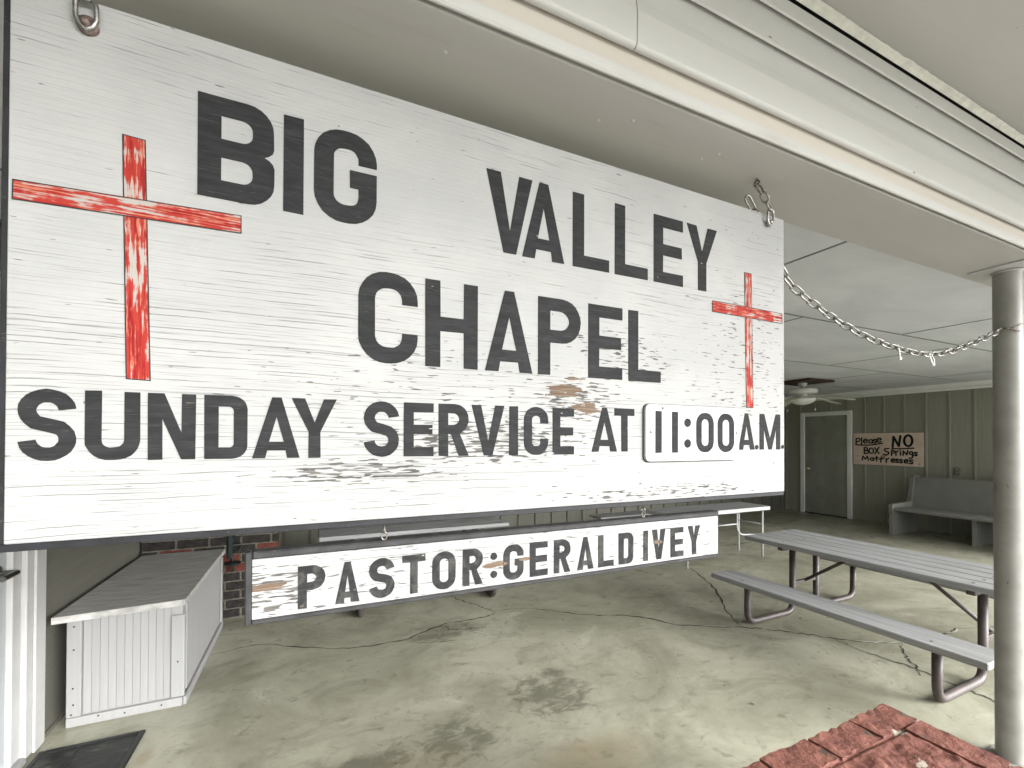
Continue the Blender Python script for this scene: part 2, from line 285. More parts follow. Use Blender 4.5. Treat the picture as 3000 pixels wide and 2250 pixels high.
# ------------------------------------------------------------------ mesh helpers
class MB:
    def __init__(s): s.v = []; s.f = []; s.sm = []
    def raw(s, v, f, smooth=False):
        o = len(s.v); s.v += [tuple(p) for p in v]; s.f += [tuple(i+o for i in q) for q in f]; s.sm += [smooth]*len(f); return s
    def box(s, x0, y0, z0, x1, y1, z1, c=.0):
        if c <= 0:
            v = [(x, y, z) for x in (x0, x1) for y in (y0, y1) for z in (z0, z1)]
            return s.raw(v, [(0, 1, 3, 2), (4, 6, 7, 5), (0, 4, 5, 1), (2, 3, 7, 6), (0, 2, 6, 4), (1, 5, 7, 3)])
        lo = (x0, y0, z0); hi = (x1, y1, z1)
        c = min(c, .45*min(hi[i]-lo[i] for i in range(3)))
        ID = {}; v = []
        for sx in (0, 1):
            for sy in (0, 1):
                for sz in (0, 1):
                    sg = (sx, sy, sz)
                    for a in range(3):
                        p = []
                        for i in range(3):
                            e = hi[i] if sg[i] else lo[i]
                            p.append(e if i == a else e+(-c if sg[i] else c))
                        ID[(sg, a)] = len(v); v.append(tuple(p))
        F = []
        def face(ids):
            p = [Vector(v[i]) for i in ids]; ctr = Vector(((x0+x1)/2, (y0+y1)/2, (z0+z1)/2))
            nn = (p[1]-p[0]).cross(p[2]-p[0])
            F.append(tuple(ids) if nn.dot(p[0]-ctr) > 0 else tuple(reversed(ids)))
        for a in range(3):
            b, d = [i for i in range(3) if i != a]
            for sa in (0, 1):
                q = []
                for sb, sd in ((0, 0), (1, 0), (1, 1), (0, 1)):
                    sg = [0, 0, 0]; sg[a] = sa; sg[b] = sb; sg[d] = sd; q.append(ID[(tuple(sg), a)])
                face(q)
            for sb in (0, 1):
                for sd in (0, 1):
                    q = []
                    for sa, ax in ((0, b), (1, b), (1, d), (0, d)):
                        sg = [0, 0, 0]; sg[a] = sa; sg[b] = sb; sg[d] = sd; q.append(ID[(tuple(sg), ax)])
                    face(q)
        for sx in (0, 1):
            for sy in (0, 1):
                for sz in (0, 1): face([ID[((sx, sy, sz), a)] for a in range(3)])
        return s.raw(v, F)
    def tube(s, pts, r, n=10, closed=False, caps=True):
        P = [Vector(p) for p in pts]; k = len(P); R = r if isinstance(r, (list, tuple)) else [r]*k
        v = []; up = None
        for i in range(k):
            if closed: t = (P[(i+1) % k]-P[i-1])
            else: t = P[min(i+1, k-1)]-P[max(i-1, 0)]
            t.normalize()
            if up is None:
                up = Vector((0, 0, 1)) if abs(t.z) < .9 else Vector((1, 0, 0))
            up = (up-t*up.dot(t)).normalized(); sd = t.cross(up)
            for j in range(n):
                a = 2*PI*j/n; v.append(P[i]+(up*math.cos(a)+sd*math.sin(a))*R[i])
        f = []
        for i in range(k if closed else k-1):
            for j in range(n):
                a = i*n+j; b = i*n+(j+1) % n; c = ((i+1) % k)*n+(j+1) % n; d = ((i+1) % k)*n+j
                f.append((a, d, c, b))
        s.raw(v, f, True)
        if caps and not closed:
            o = len(s.v)-k*n
            s.f.append(tuple(o+j for j in range(n))); s.sm.append(False)
            s.f.append(tuple(o+(k-1)*n+j for j in reversed(range(n)))); s.sm.append(False)
        return s
    def lathe(s, prof, c=(0, 0, 0), n=28, ax='z'):
        v = []; f = []; k = len(prof)
        for r, h in prof:
            for j in range(n):
                a = 2*PI*j/n; x, y, z = r*math.cos(a), r*math.sin(a), h
                if ax == 'y': x, y, z = x, z, y
                if ax == 'x': x, y, z = z, x, y
                v.append((c[0]+x, c[1]+y, c[2]+z))
        for i in range(k-1):
            for j in range(n): f.append((i*n+j, i*n+(j+1) % n, (i+1)*n+(j+1) % n, (i+1)*n+j))
        s.raw(v, f, True)
        return s
    def prism(s, poly, holes=(), d=.01, fn=lambda a, b, h: (a, b, h), smooth=False):
        """outline in (a, b), extruded from h = 0 to h = d; fn maps (a, b, h) to a point"""
        loops = [list(poly)]+[list(h) for h in holes]
        flat = [p for l in loops for p in l]; n = len(flat)
        tris = tessellate_polygon([[Vector((a, b, 0)) for a, b in l] for l in loops])
        v = [fn(a, b, d) for a, b in flat]+[fn(a, b, 0) for a, b in flat]
        f = []
        for t in tris:
            a, b, c = [Vector((*flat[i], 0)) for i in t]
            up = (b-a).cross(c-a).z > 0
            t = tuple(t) if up else tuple(reversed(t))
            f.append(t); f.append(tuple(i+n for i in reversed(t)))
        o = 0
        for l in loops:
            m_ = len(l)
            for i in range(m_):
                a, b = o+i, o+(i+1) % m_; f.append((a, a+n, b+n, b))
            o += m_
        return s.raw(v, f, smooth)
    def mesh(s, name, off=(0, 0, 0)):
        me = bpy.data.meshes.new(name); o = Vector(off)
        me.from_pydata([tuple(Vector(p)-o) for p in s.v], [], s.f); me.update()
        me.polygons.foreach_set('use_smooth', s.sm); me.update()
        return me
    def build(s, name, mat, parent=None, recalc=True):
        off = ROOT_LOC(parent) if parent else (0, 0, 0)
        me = s.mesh(name, off)
        if recalc:
            import bmesh
            bm = bmesh.new(); bm.from_mesh(me); bmesh.ops.recalc_face_normals(bm, faces=bm.faces); bm.to_mesh(me); bm.free()
        me.materials.append(M[mat] if isinstance(mat, str) else mat)
        ob = bpy.data.objects.new(name, me); COL.objects.link(ob)
        if parent: ob.parent = parent
        return ob
def ROOT_LOC(p):
    v = Vector((0, 0, 0))
    while p: v += Vector(p.location); p = p.parent
    return v
def tag(o, label, cat, group=None):
    o['label'] = label; o['category'] = cat
    if group: o['group'] = group
    return o
def thing(name, loc, label, cat, group=None):
    o = bpy.data.objects.new(name, None); COL.objects.link(o); o.location = loc; o.empty_display_size = .1
    return tag(o, label, cat, group)
def put(me, name, loc, parent, mat=None, rot=None, scale=None):
    """one more piece that shares mesh data; loc is a world point"""
    o = bpy.data.objects.new(name, me); COL.objects.link(o); o.parent = parent
    o.location = Vector(loc)-ROOT_LOC(parent)
    if rot: o.rotation_euler = rot
    if scale: o.scale = scale
    return o
def shared(mb, name, mat):
    import bmesh
    me = mb.mesh(name); bm = bmesh.new(); bm.from_mesh(me); bmesh.ops.recalc_face_normals(bm, faces=bm.faces); bm.to_mesh(me); bm.free()
    me.materials.append(M[mat]); return me
def struct(o): o['kind'] = 'structure'; return o
def arc(cx, cy, rx, ry, a0, a1, n=8):
    return [(cx+rx*math.cos(math.radians(a0+(a1-a0)*i/n)), cy+ry*math.sin(math.radians(a0+(a1-a0)*i/n))) for i in range(n+1)]
def smooth_path(pts, n=6):
    P = [Vector(p) for p in pts]; out = []
    for i in range(len(P)-1):
        a, b, c, d = P[max(i-1, 0)], P[i], P[i+1], P[min(i+2, len(P)-1)]
        for k in range(n):
            t = k/n
            out.append(.5*((2*b)+(c-a)*t+(2*a-5*b+4*c-d)*t*t+(3*b-a-3*c+d)*t*t*t))
    out.append(P[-1]); return out
def fillet(pts, r, n=6):
    P = [Vector(p) for p in pts]; out = [P[0]]
    for i in range(1, len(P)-1):
        a, b, c = P[i-1], P[i], P[i+1]; u = (a-b).normalized(); w_ = (c-b).normalized()
        for k in range(n+1):
            t = k/n; q0 = b+u*r*(1-t); q1 = b+w_*r*t; out.append(q0*(1-t)+q1*t)
    out.append(P[-1]); return out
# ================================================================== SETTING
XL, XR, YE = -1.22, 9.466, 6.42          # left siding wall, right board wall, far end wall
ZC = 2.44                                # ceiling
# ground outside and the porch slab
g = MB(); g.raw([(-400, -400, -.16), (400, -400, -.16), (400, 400, -.16), (-400, 400, -.16)], [(0, 1, 2, 3)])
struct(g.build('ground', 'grass', recalc=False))
g = MB(); g.raw([(-1.0, -16, -.155), (24, -16, -.155), (24, .47, -.155), (-1.0, .47, -.155)], [(0, 1, 2, 3)])
struct(g.build('gravel_drive', 'drive', recalc=False))
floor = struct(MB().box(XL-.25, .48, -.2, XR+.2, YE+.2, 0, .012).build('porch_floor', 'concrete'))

def ribbon(pts, wid, z, jit=.012, sub=9, taper=True):
    P = smooth_path([(x, y, 0) for x, y in pts], sub); mb = MB(); v = []; k = len(P)
    for i, p in enumerate(P):
        t = (P[min(i+1, k-1)]-P[max(i-1, 0)]).normalized(); n_ = Vector((-t.y, t.x, 0))
        q = p+n_*random.uniform(-jit, jit); w_ = wid*random.uniform(.35, 1.25)
        if taper: w_ *= min(1, .25+3*min(i, k-1-i)/k)
        v += [(q.x+n_.x*w_/2, q.y+n_.y*w_/2, z), (q.x-n_.x*w_/2, q.y-n_.y*w_/2, z)]
    mb.raw(v, [(2*i, 2*i+1, 2*i+3, 2*i+2) for i in range(k-1)]); return mb
CR = [([(-.624, 3.664), (-.339, 3.705), (.2, 3.407), (.63, 3.365), (.984, 3.509), (1.376, 3.526), (1.466, 3.592)], .010),
      ([(1.466, 3.592), (1.774, 3.542), (2.115, 3.239), (2.516, 3.013), (2.751, 2.711), (3.212, 2.449), (3.481, 2.214), (3.709, 1.978), (4.038, 1.79), (4.166, 1.763)], .011),
      ([(1.466, 3.592), (1.376, 3.78), (1.258, 4.02), (1.1, 4.5)], .007),
      ([(4.121, 4.006), (3.755, 3.288), (3.34, 2.779), (3.16, 2.501)], .012),
      ([(3.606, 2.087), (3.6, 1.812), (3.64, 1.542), (3.605, 1.36), (3.608, 1.24), (3.59, 1.07), (3.6, .6)], .010),
      ([(4.011, 1.82), (3.791, 1.7), (3.681, 1.595), (3.55, 1.5)], .009), ([(4.166, 1.763), (4.458, 1.76), (4.572, 1.743), (4.717, 1.767), (5.2, 1.6)], .009),
      ([(.984, 3.509), (1.02, 3.38), (1.25, 3.33)], .006), ([(.63, 3.365), (.75, 3.25), (1.0, 3.2)], .005), ([(6.2, 4.6), (5.4, 4.5), (4.9, 5.1)], .008)]
for pts, wd in CR: ribbon(pts, wd*1.5, .002).build('crack', 'crack', floor)
for pts, wd in [([(2.82, 2.68), (3.0, 2.57), (3.12, 2.51)], .012), ([(3.27, 2.40), (3.36, 2.33)], .012), ([(3.72, 1.965), (3.86, 1.88), (4.02, 1.80)], .014), ([(4.52, 1.755), (4.60, 1.742), (4.72, 1.772)], .014), ([(4.2, 1.77), (4.3, 1.765)], .012), ([(.96, 3.49), (1.08, 3.52)], .008)]:
    ribbon(pts, wd, .004, .006, 5).build('crack_filler', 'patch', floor)

# ------------------------------------------------------------------ porch roof: ceiling boards, overhang, roof
roof = thing('porch_roof', (4, 3, ZC), 'porch roof with a pale grey board ceiling and taupe overhang', 'roof')
MB().box(XL-.3, 1.085, ZC+.012, XR+.3, YE+.3, ZC+.05).build('joint_backing', 'dark', roof)
rows = [(1.082, 2.138, [2.29, 4.73, 7.17]), (2.138, 3.385, [.95, 3.39, 5.85, 8.29]), (3.385, 4.62, [2.30, 4.74, 7.18]), (4.62, 5.86, [.95, 3.39, 5.83, 8.27]), (5.86, YE+.2, [2.30, 4.74, 7.18])]
for y0, y1, xs in rows:
    e = [XL-.2]+xs+[XR+.2]
    for a, b in zip(e, e[1:]):
        MB().box(a+.007, y0+.007, ZC, b-.007, y1-.007, ZC+.010, .002).build('ceiling_panel', 'ceil', roof)
for y in (2.138, 3.385, 4.62, 5.86): MB().box(XL, y-.006, ZC-.0035, XR, y+.006, ZC-.0005).build('joint_strip', 'seam', roof)
for y0, y1, xs in rows:
    for x in xs: MB().box(x-.006, y0+.009, ZC-.0035, x+.006, y1-.009, ZC-.0005).build('joint_strip', 'seam', roof)
OVZ, OVE = 2.757, -1.1  # eave stretched out of view behind the camera to dim the sign
MB().box(XL-.3, OVE, OVZ, 10.2, .80, OVZ+.018, .003).build('overhang_soffit', 'soffit', roof)
MB().box(XL-.3, OVE-.034, OVZ-.02, 10.2, OVE-.001, OVZ+.20, .004).build('eave_fascia', 'beam', roof)
mb = MB(); mb.raw([(XL-.4, OVE-.08, 2.96), (10.3, OVE-.08, 2.96), (10.3, YE+.6, 3.7), (XL-.4, YE+.6, 3.7), (XL-.4, OVE-.08, 3.02), (10.3, OVE-.08, 3.02), (10.3, YE+.6, 3.78), (XL-.4, YE+.6, 3.78)],
                  [(0, 3, 2, 1), (4, 5, 6, 7), (0, 1, 5, 4), (2, 3, 7, 6), (1, 2, 6, 5), (0, 4, 7, 3)]); mb.build('roof_deck', 'roof', roof)
MB().box(XL-.3, .8, ZC+.06, XR+.3, YE+.3, ZC+.09).build('attic_board', 'dark', roof)

# ------------------------------------------------------------------ header beam over the opening
XB0, XB1 = XL, 9.44
beam = thing('header_beam', (4, .94, 2.31), 'boxed header beam with stepped warm grey trim above the hanging sign', 'beam')
MB().box(XB0, .830, 2.330, XB1, 1.079, OVZ-.003).build('beam_core', 'beam', beam)
MB().box(XB0, .8165, 2.3140, XB1, 1.081, 2.3295, .003).build('beam_soffit', 'soffit', beam)
MB().box(XB0, .7955, 2.3120, XB1, .8075, 2.3420, .004).build('drip_trim', 'beam', beam)
MB().box(XB0, .8076, 2.330, XB1, .8295, 2.432, .002).build('recess_board', 'beige', beam)
def fascia(x0, x1):
    # wide rolled-metal fascia with a rolled bottom lip and a groove under its top band
    pr = [(.8070, 2.398)]+[(.795+.010*math.cos(math.radians(a)), 2.397+.010*math.sin(math.radians(a))) for a in range(-20, -181, -20)]
    pr += [(.7850, 2.47), (.7890, 2.50), (.7890, 2.60), (.8070, 2.60)]
    return MB().prism([(a, b) for a, b in pr], (), x1-x0, lambda a, b, h: (x0+h, a, b))
for a, b in ((XB0, .660), (.6625, 4.31), (4.3125, XB1)):
    fascia(a, b).build('fascia_panel', 'beam', beam)
    MB().box(a, .7755, 2.551, b, .7825, 2.656, .003).build('fascia_band', 'beam', beam)
MB().box(XB0, .7615, 2.630, XB1, .7680, 2.668, .003).build('crown_strip', 'beam', beam)
MB().box(XB0, .7681, 2.658, XB1, .8069, 2.668).build('crown_backing', 'beam', beam)
MB().box(XB0, .800, 2.669, XB1, .8295, 2.733, .003).build('frieze_strip', 'beam', beam)
# chipped bead of caulk along the soffit
v = []; nn = 1600
for i in range(nn+1):
    x = XB0+(XB1-XB0)*i/nn; w_ = .006+.0035*mn.noise((x*4, 0, 0))+.002*mn.noise((x*22, 5, 0))+.001*mn.noise((x*90, 9, 0))
    v += [(x, .7995, OVZ-.014), (x, .794-w_*.6, OVZ-.006), (x, .788-w_*1.4, OVZ-.0012)]
mb = MB(); mb.raw(v, [(3*i, 3*i+1, 3*i+4, 3*i+3) for i in range(nn)]+[(3*i+1, 3*i+2, 3*i+5, 3*i+4) for i in range(nn)]); mb.build('caulk_bead', 'chip', beam)
for (x, y) in ((.25, .9), (.74, .895), (.66, .93), (1.05, .90), (1.02, .935), (-.08, .87), (1.32, .9)):     # dents and nail heads in the soffit
    mb = MB(); mb.lathe([(.0001, -.0025), (.0035, -.002), (.0055, 0.)], (x, y, 2.3139), 10); mb.build('nail_head', 'beam', beam)

# ------------------------------------------------------------------ left wall: lap siding with white door
lw = thing('siding_wall', (XL, 2, 0), 'grey olive lap siding wall with a white door at the left edge', 'wall')
MB().box(XL-.20, -1.6, -.16, XL-.062, 1.765, 2.9).build('sheathing', 'siding', lw)
MB().box(XL-.20, 2.795, -.05, XL-.062, YE+.2, 2.9).build('sheathing', 'siding', lw)
MB().box(XL-.20, 1.765, 2.08, XL-.062, 2.795, 2.9).build('sheathing', 'siding', lw)
def lap(y0, y1):
    mb = MB(); mb.raw([(-.060, y0, 0), (0, y0, 0), (-.012, y0, .137), (-.060, y0, .137), (-.060, y1, 0), (0, y1, 0), (-.012, y1, .137), (-.060, y1, .137)],
                      [(0, 1, 2, 3), (7, 6, 5, 4), (1, 5, 6, 2), (0, 4, 5, 1), (3, 2, 6, 7)])
    return shared(mb, 'siding_board', 'siding')
lapA, lapB, lapC = lap(2.935, YE), lap(-1.6, 1.655), lap(1.655, 2.935)
for i in range(24):
    z = .02+i*.120
    put(lapA, 'siding_board', (XL, 0, z), lw)
    if z < 2.7: put(lapB, 'siding_board', (XL, 0, z), lw)
    if z > 2.15: put(lapC, 'siding_board', (XL, 0, z), lw)
door = MB().box(XL-.06, 1.825, .035, XL-.015, 2.727, 2.05, .003).build('door', 'white_door', lw)
MB().box(XL-.014, 1.935, .25, XL-.006, 2.605, .95, .004).build('door_panel', 'white_door', door)
MB().box(XL-.014, 1.935, 1.12, XL-.006, 2.605, 1.93, .004).build('door_panel', 'white_door', door)
MB().lathe([(.0001, .012), (.024, .012), (.033, .006), (.033, 0)], (XL-.015, 2.66, .915), 24, 'x').build('rose', 'nickel', door)
MB().tube(smooth_path([(XL-.012, 2.66, .915), (XL+.03, 2.66, .915), (XL+.050, 2.652, .917), (XL+.056, 2.63, .918), (XL+.056, 2.54, .916)], 4), .0115, 14).build('lever_handle', 'nickel', door)
MB().lathe([(.0001, .022), (.020, .022), (.030, .010), (.030, 0)], (XL-.015, 2.66, 1.06), 24, 'x').build('deadbolt', 'nickel', door)
for y0, y1, dx in ((1.760, 1.823, 0), (2.729, 2.795, 0)): MB().box(XL-.12, y0, .03, XL+.004, y1, 2.09, .003).build('jamb', 'white', lw)
MB().box(XL-.12, 1.825, 2.055, XL+.004, 2.727, 2.09, .003).build('jamb', 'white', lw)
for y0, y1 in ((1.665, 1.759), (2.797, 2.935)):
    MB().box(XL-.01, y0, .012, XL+.022, y1, 2.21, .004).build('door_casing', 'white', lw)
    MB().box(XL+.0225, (y0+.05) if y0 > 2 else y0, .012, XL+.034, y1 if y0 > 2 else y1-.05, 2.21, .003).build('casing_back_band', 'white', lw)
MB().box(XL-.01, 1.665, 2.092, XL+.02, 2.935, 2.205, .004).build('head_casing', 'white', lw)
MB().box(XL-.15, 1.765, .001, XL+.03, 2.795, .032, .006).build('threshold', 'grey_wood', lw)
MB().box(XL-.01, 2.940, .001, XL+.012, YE, .02).build('base_strip', 'siding', lw)

# ------------------------------------------------------------------ brick wall at the far left (each brick a piece)
bw = thing('brick_wall', (-.73, 4.4, 0), 'dark mixed black and red brick wall behind the white storage bench', 'wall')
BX0, BX1, BY = XL+.015, -.26, 4.338
MB().box(BX0, BY+.006, .0, BX1-.006, BY+.28, ZC-.002).build('mortar', 'mortar', bw)
bm1 = shared(MB().box(-.104, 0, -.033, .104, .09, .033, .005), 'brick', 'brick'); bm2 = shared(MB().box(-.047, 0, -.033, .047, .09, .033, .005), 'brick', 'brick')
for r_ in range(32):
    z = .046+r_*.0755
    if z > ZC-.04: break
    x = BX0+.004-(.112 if r_ % 2 else 0)
    while x < BX1-.02:
        a, b = max(x, BX0), min(x+.208, BX1)
        if b-a > .15: put(bm1, 'brick', ((a+b)/2, BY+random.uniform(-.003, .003), z), bw, rot=(0, random.uniform(-.008, .008), 0), scale=((b-a)/.208, 1, 1))
        elif b-a > .03: put(bm2, 'brick', ((a+b)/2, BY+random.uniform(-.003, .003), z), bw, scale=((b-a)/.094, 1, 1))
        x += .224
# ------------------------------------------------------------------ far end wall and right wall: boards with battens
def board_wall(root, u0, u1, place, skip=None, pitch=.3025, first=None, ztop=ZC, mat='olive'):
    u = first if first is not None else u0
    while u > u0+.02: u -= pitch
    lines = []
    while u < u1: lines.append(u); u += pitch
    for i, a in enumerate(lines):
        a0, b0 = max(a+.004, u0), min(a+pitch-.004, u1)
        if b0-a0 < .02: continue
        segs = [(.0, ztop)]
        if skip and b0 > skip[0] and a0 < skip[1]:
            parts = []
            if a0 < skip[0]: parts.append((a0, skip[0], 0., ztop))
            if b0 > skip[1]: parts.append((skip[1], b0, 0., ztop))
            parts.append((max(a0, skip[0]), min(b0, skip[1]), skip[2], ztop))
        else: parts = [(a0, b0, 0., ztop)]
        for q in parts:
            if q[1]-q[0] > .01: place(q, -.012, 0.).build('wall_board', mat, root)
        if a > u0 and not (skip and skip[0]-.03 < a < skip[1]+.03): place((a-.016, a+.016, .0, ztop), 0., .020, .004).build('batten', mat, root)
        elif skip and skip[0] < a < skip[1]: place((a-.016, a+.016, skip[2]+.10, ztop), 0., .020, .004).build('batten', mat, root)
rw = thing('board_wall', (XR, 4, 0), 'olive board and batten wall with a door and white cornice at right', 'wall')
MB().box(XR+.014, .9, -.1, XR+.16, YE+.3, 2.75).build('sheathing', 'olive', rw)
DY0, DY1, DZ = 5.135, 5.945, 2.0
board_wall(rw, .95, YE, lambda q, h0, h1, c=.001: MB().box(XR-h1, q[0], q[2]+.001, XR-h0, q[1], q[3]-.001, c), (DY0-.02, DY1+.02, DZ+.02), first=3.93)
MB().prism([(0, 0), (.030, .0), (.034, .02), (.020, .06), (.034, .10), (.034, .115), (0, .115)], (), YE-.95, lambda a, b, h: (XR-.0205-a, .95+h, ZC-.116+b)).build('cornice', 'lifted_white', rw)
dr = MB().box(XR-.010, DY0, .02, XR+.013, DY1, DZ, .002).build('door', 'olive_door', rw)
dr['label'] = 'dark olive six panel door'
for y0, y1 in ((DY0+.10, DY0+.365), (DY0+.445, DY0+.71)):
    for z0, z1 in ((.18, .80), (.98, 1.56), (1.68, 1.88)):
        MB().box(XR-.016, y0, z0, XR-.0105, y1, z1, .004).build('door_panel', 'olive_door', dr)
        MB().box(XR-.020, y0+.035, z0+.035, XR-.0165, y1-.035, z1-.035, .003).build('door_panel_field', 'olive_door', dr)
MB().lathe([(.0001, -.062), (.018, -.06), (.027, -.048), (.026, -.036), (.011, -.026), (.011, -.010), (.03, -.008), (.03, 0)], (XR-.0105, 5.868, .92), 20, 'x').build('door_knob', 'brass', dr)
for y0, y1, z0, z1 in ((DY0-.085, DY0-.002, .0, DZ+.088), (DY1+.002, DY1+.085, .0, DZ+.088), (DY0-.001, DY1+.001, DZ+.004, DZ+.0875)):
    MB().box(XR-.034, y0, z0+.002, XR-.0005, y1, z1, .005).build('door_casing', 'lifted_white', rw)
MB().box(XR-.03, DY0-.002, .001, XR+.01, DY1+.002, .018, .003).build('threshold', 'dark', rw)
pl = MB().box(XR-.020, 3.50, .965, XR-.0005, 3.571, 1.08, .004).build('outlet_plate', 'outlet', rw)
for dz in (-.027, .027): MB().box(XR-.0225, 3.521, 1.022+dz-.014, XR-.0202, 3.550, 1.022+dz+.014, .001).build('socket', 'olive_door', pl)
ew = thing('end_wall', (4, YE, 0), 'olive board and batten wall at the far end behind the tables', 'wall')
MB().box(XL, YE+.014, -.1, XR+.02, YE+.16, 2.75).build('sheathing', 'olive', ew)
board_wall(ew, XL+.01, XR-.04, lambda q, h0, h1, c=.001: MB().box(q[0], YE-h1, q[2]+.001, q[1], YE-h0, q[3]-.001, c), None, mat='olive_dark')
MB().box(XL+.01, YE-.042, ZC-.115, XR-.06, YE-.0205, ZC-.001, .004).build('cornice', 'lifted_white', ew)

# ------------------------------------------------------------------ steel post
post = thing('steel_post', (3.005, .94, 0), 'round grey steel porch post with rust scratches at the right edge', 'post')
n_ = 40; MB().lathe([(.0505, .012), (.0505, 2.306)], (3.005, .94, 0), n_).build('pipe', 'post', post)
MB().box(2.93, .862, .0005, 3.08, 1.018, .0115, .003).build('base_plate', 'post', post)
MB().box(2.885, .842, 2.3065, 3.125, 1.04, 2.3135, .002).build('cap_plate', 'white', post)
mb = MB(); mb.lathe([(.0525, 2.3055), (.056, 2.3055), (.0515, 2.296)], (3.005, .94, 0), n_); mb.build('weld_bead', 'white', post)
# ================================================================== SIGN LETTERING
def stroke(path, t, cap=True):
    """outline of a constant-width stroke along a 2-D centre line (mitred)"""
    P = [Vector((*p[:2], 0)) for p in path]; k = len(P); L = []; R = []
    for i in range(k):
        d0 = (P[i]-P[i-1]).normalized() if i else (P[1]-P[0]).normalized()
        d1 = (P[i+1]-P[i]).normalized() if i < k-1 else d0
        n0 = Vector((-d0.y, d0.x, 0)); n1 = Vector((-d1.y, d1.x, 0)); m_ = (n0+n1)
        if m_.length < 1e-6: m_ = n0.copy()
        m_.normalize(); s_ = min(1/max(m_.dot(n0), .3), 2.2)*t/2
        L.append((P[i].x+m_.x*s_, P[i].y+m_.y*s_)); R.append((P[i].x-m_.x*s_, P[i].y-m_.y*s_))
    return L+R[::-1]
def rrect(x0, y0, x1, y1, r):
    r = min(r, (x1-x0)/2-1e-5, (y1-y0)/2-1e-5)
    return arc(x1-r, y1-r, r, r, 0, 90, 6)+arc(x0+r, y1-r, r, r, 90, 180, 6)+arc(x0+r, y0+r, r, r, 180, 270, 6)+arc(x1-r, y0+r, r, r, 270, 360, 6)
def glyph(ch, w, h, t):
    """block capital in a w by h box, stroke t -> list of (outline, holes)"""
    hb = t*.95; r = .36*w; ri = max(r-t*.75, .12*w); mid = h*.5
    if ch in 'I1': return [([(0, 0), (w, 0), (w, h), (0, h)], [])]
    if ch == 'L': return [([(0, 0), (w, 0), (w, hb), (t, hb), (t, h), (0, h)], [])]
    if ch == 'E': return [([(0, 0), (w, 0), (w, hb), (t, hb), (t, mid-hb/2), (w*.96, mid-hb/2), (w*.96, mid+hb/2), (t, mid+hb/2), (t, h-hb), (w, h-hb), (w, h), (0, h)], [])]
    if ch == 'T': return [([(w/2-t/2, 0), (w/2+t/2, 0), (w/2+t/2, h-hb), (w, h-hb), (w, h), (0, h), (0, h-hb), (w/2-t/2, h-hb)], [])]
    if ch == 'H': return [([(0, 0), (t, 0), (t, mid-hb/2), (w-t, mid-hb/2), (w-t, 0), (w, 0), (w, h), (w-t, h), (w-t, mid+hb/2), (t, mid+hb/2), (t, h), (0, h)], [])]
    if ch == 'N': return [([(0, 0), (t*.95, 0), (t*.95, h*.62), (w-t*.98, 0), (w, 0), (w, h), (w-t*.95, h), (w-t*.95, h*.40), (t*1.05, h), (0, h)], [])]
    if ch == 'M': return [([(0, 0), (t, 0), (t, h*.60), (w/2-t*.38, 0), (w/2+t*.38, 0), (w-t, h*.60), (w-t, 0), (w, 0), (w, h), (w-t*1.1, h), (w/2, h*.30), (t*1.1, h), (0, h)], [])]
    if ch == 'V': return [([(w/2-t*.5, 0), (w/2+t*.5, 0), (w, h), (w-t*1.08, h), (w/2, h*.28), (t*1.08, h), (0, h)], [])]
    if ch == 'Y': return [([(w/2-t/2, 0), (w/2+t/2, 0), (w/2+t/2, h*.44), (w, h), (w-t*1.12, h), (w/2, h*.60), (t*1.12, h), (0, h), (w/2-t/2, h*.44)], [])]
    if ch == 'A':
        y0, y1 = h*.125, h*.27
        fx = lambda y: (w/2-t*.36)*y/h                      # outer left edge
        gx = lambda y: t*1.02+(w/2-t*.98)*y/(h*.70)*.80     # inner edge
        return [([(0, 0), (t*1.02, 0), (gx(y0), y0), (w-gx(y0), y0), (w-t*1.02, 0), (w, 0), (w/2+t*.36, h), (w/2-t*.36, h)],
                 [[(gx(y1)+.0, y1), (w-gx(y1), y1), (w/2, h*.68)]])]
    if ch in 'O0':
        return [(rrect(0, 0, w, h, w*.46), [rrect(t, hb, w-t, h-hb, max((w-2*t)*.45, .002))])]
    if ch == 'D':
        o = [(0, 0)]+arc(w-r, r, r, r, -90, 0, 6)+arc(w-r, h-r, r, r, 0, 90, 6)+[(0, h)]
        i = [(t, hb)]+arc(w-t-ri, hb+ri, ri, ri, -90, 0, 6)+arc(w-t-ri, h-hb-ri, ri, ri, 0, 90, 6)+[(t, h-hb)]
        return [(o, [i])]
    if ch in 'PR':
        yb = h*.42; r2 = min((h-yb)/2, w*.5)*.98; rj = max(r2-t*.8, .1*w)
        bowl = arc(w-r2, yb+r2, r2, r2, -90, 0, 6)+arc(w-r2, h-r2, r2, r2, 0, 90, 6)
        hole = [(t, yb+hb)]+arc(w-t-rj, yb+hb+rj, rj, rj, -90, 0, 5)+arc(w-t-rj, h-hb-rj, rj, rj, 0, 90, 5)+[(t, h-hb)]
        if ch == 'P': return [([(0, 0), (t, 0), (t, yb)]+bowl+[(0, h)], [hole])]
        return [([(0, 0), (t, 0), (t, yb), (w*.42, yb), (w-t*1.08, 0), (w, 0), (w*.70, yb)]+bowl[2:]+[(0, h)], [hole])]
    if ch == 'B':
        r2 = h*.235; rj = max(r2-t*.75, .1*w)
        o = [(0, 0)]+arc(w-r2, r2, r2, r2, -90, 0, 6)+arc(w-r2*.8, mid-r2*.42, r2*.8, r2*.5, 0, 60, 3)+arc(w-r2*.8, mid+r2*.42, r2*.78, r2*.5, -60, 0, 3)+arc(w-r2*1.02, h-r2, r2, r2, 0, 90, 6)+[(0, h)]
        hl = lambda y0, y1: [(t, y0)]+arc(w-t-rj, y0+rj, rj, rj, -90, 0, 5)+arc(w-t-rj, y1-rj, rj, rj, 0, 90, 5)+[(t, y1)]
        return [(o, [hl(hb, mid-hb/2), hl(mid+hb/2, h-hb)])]
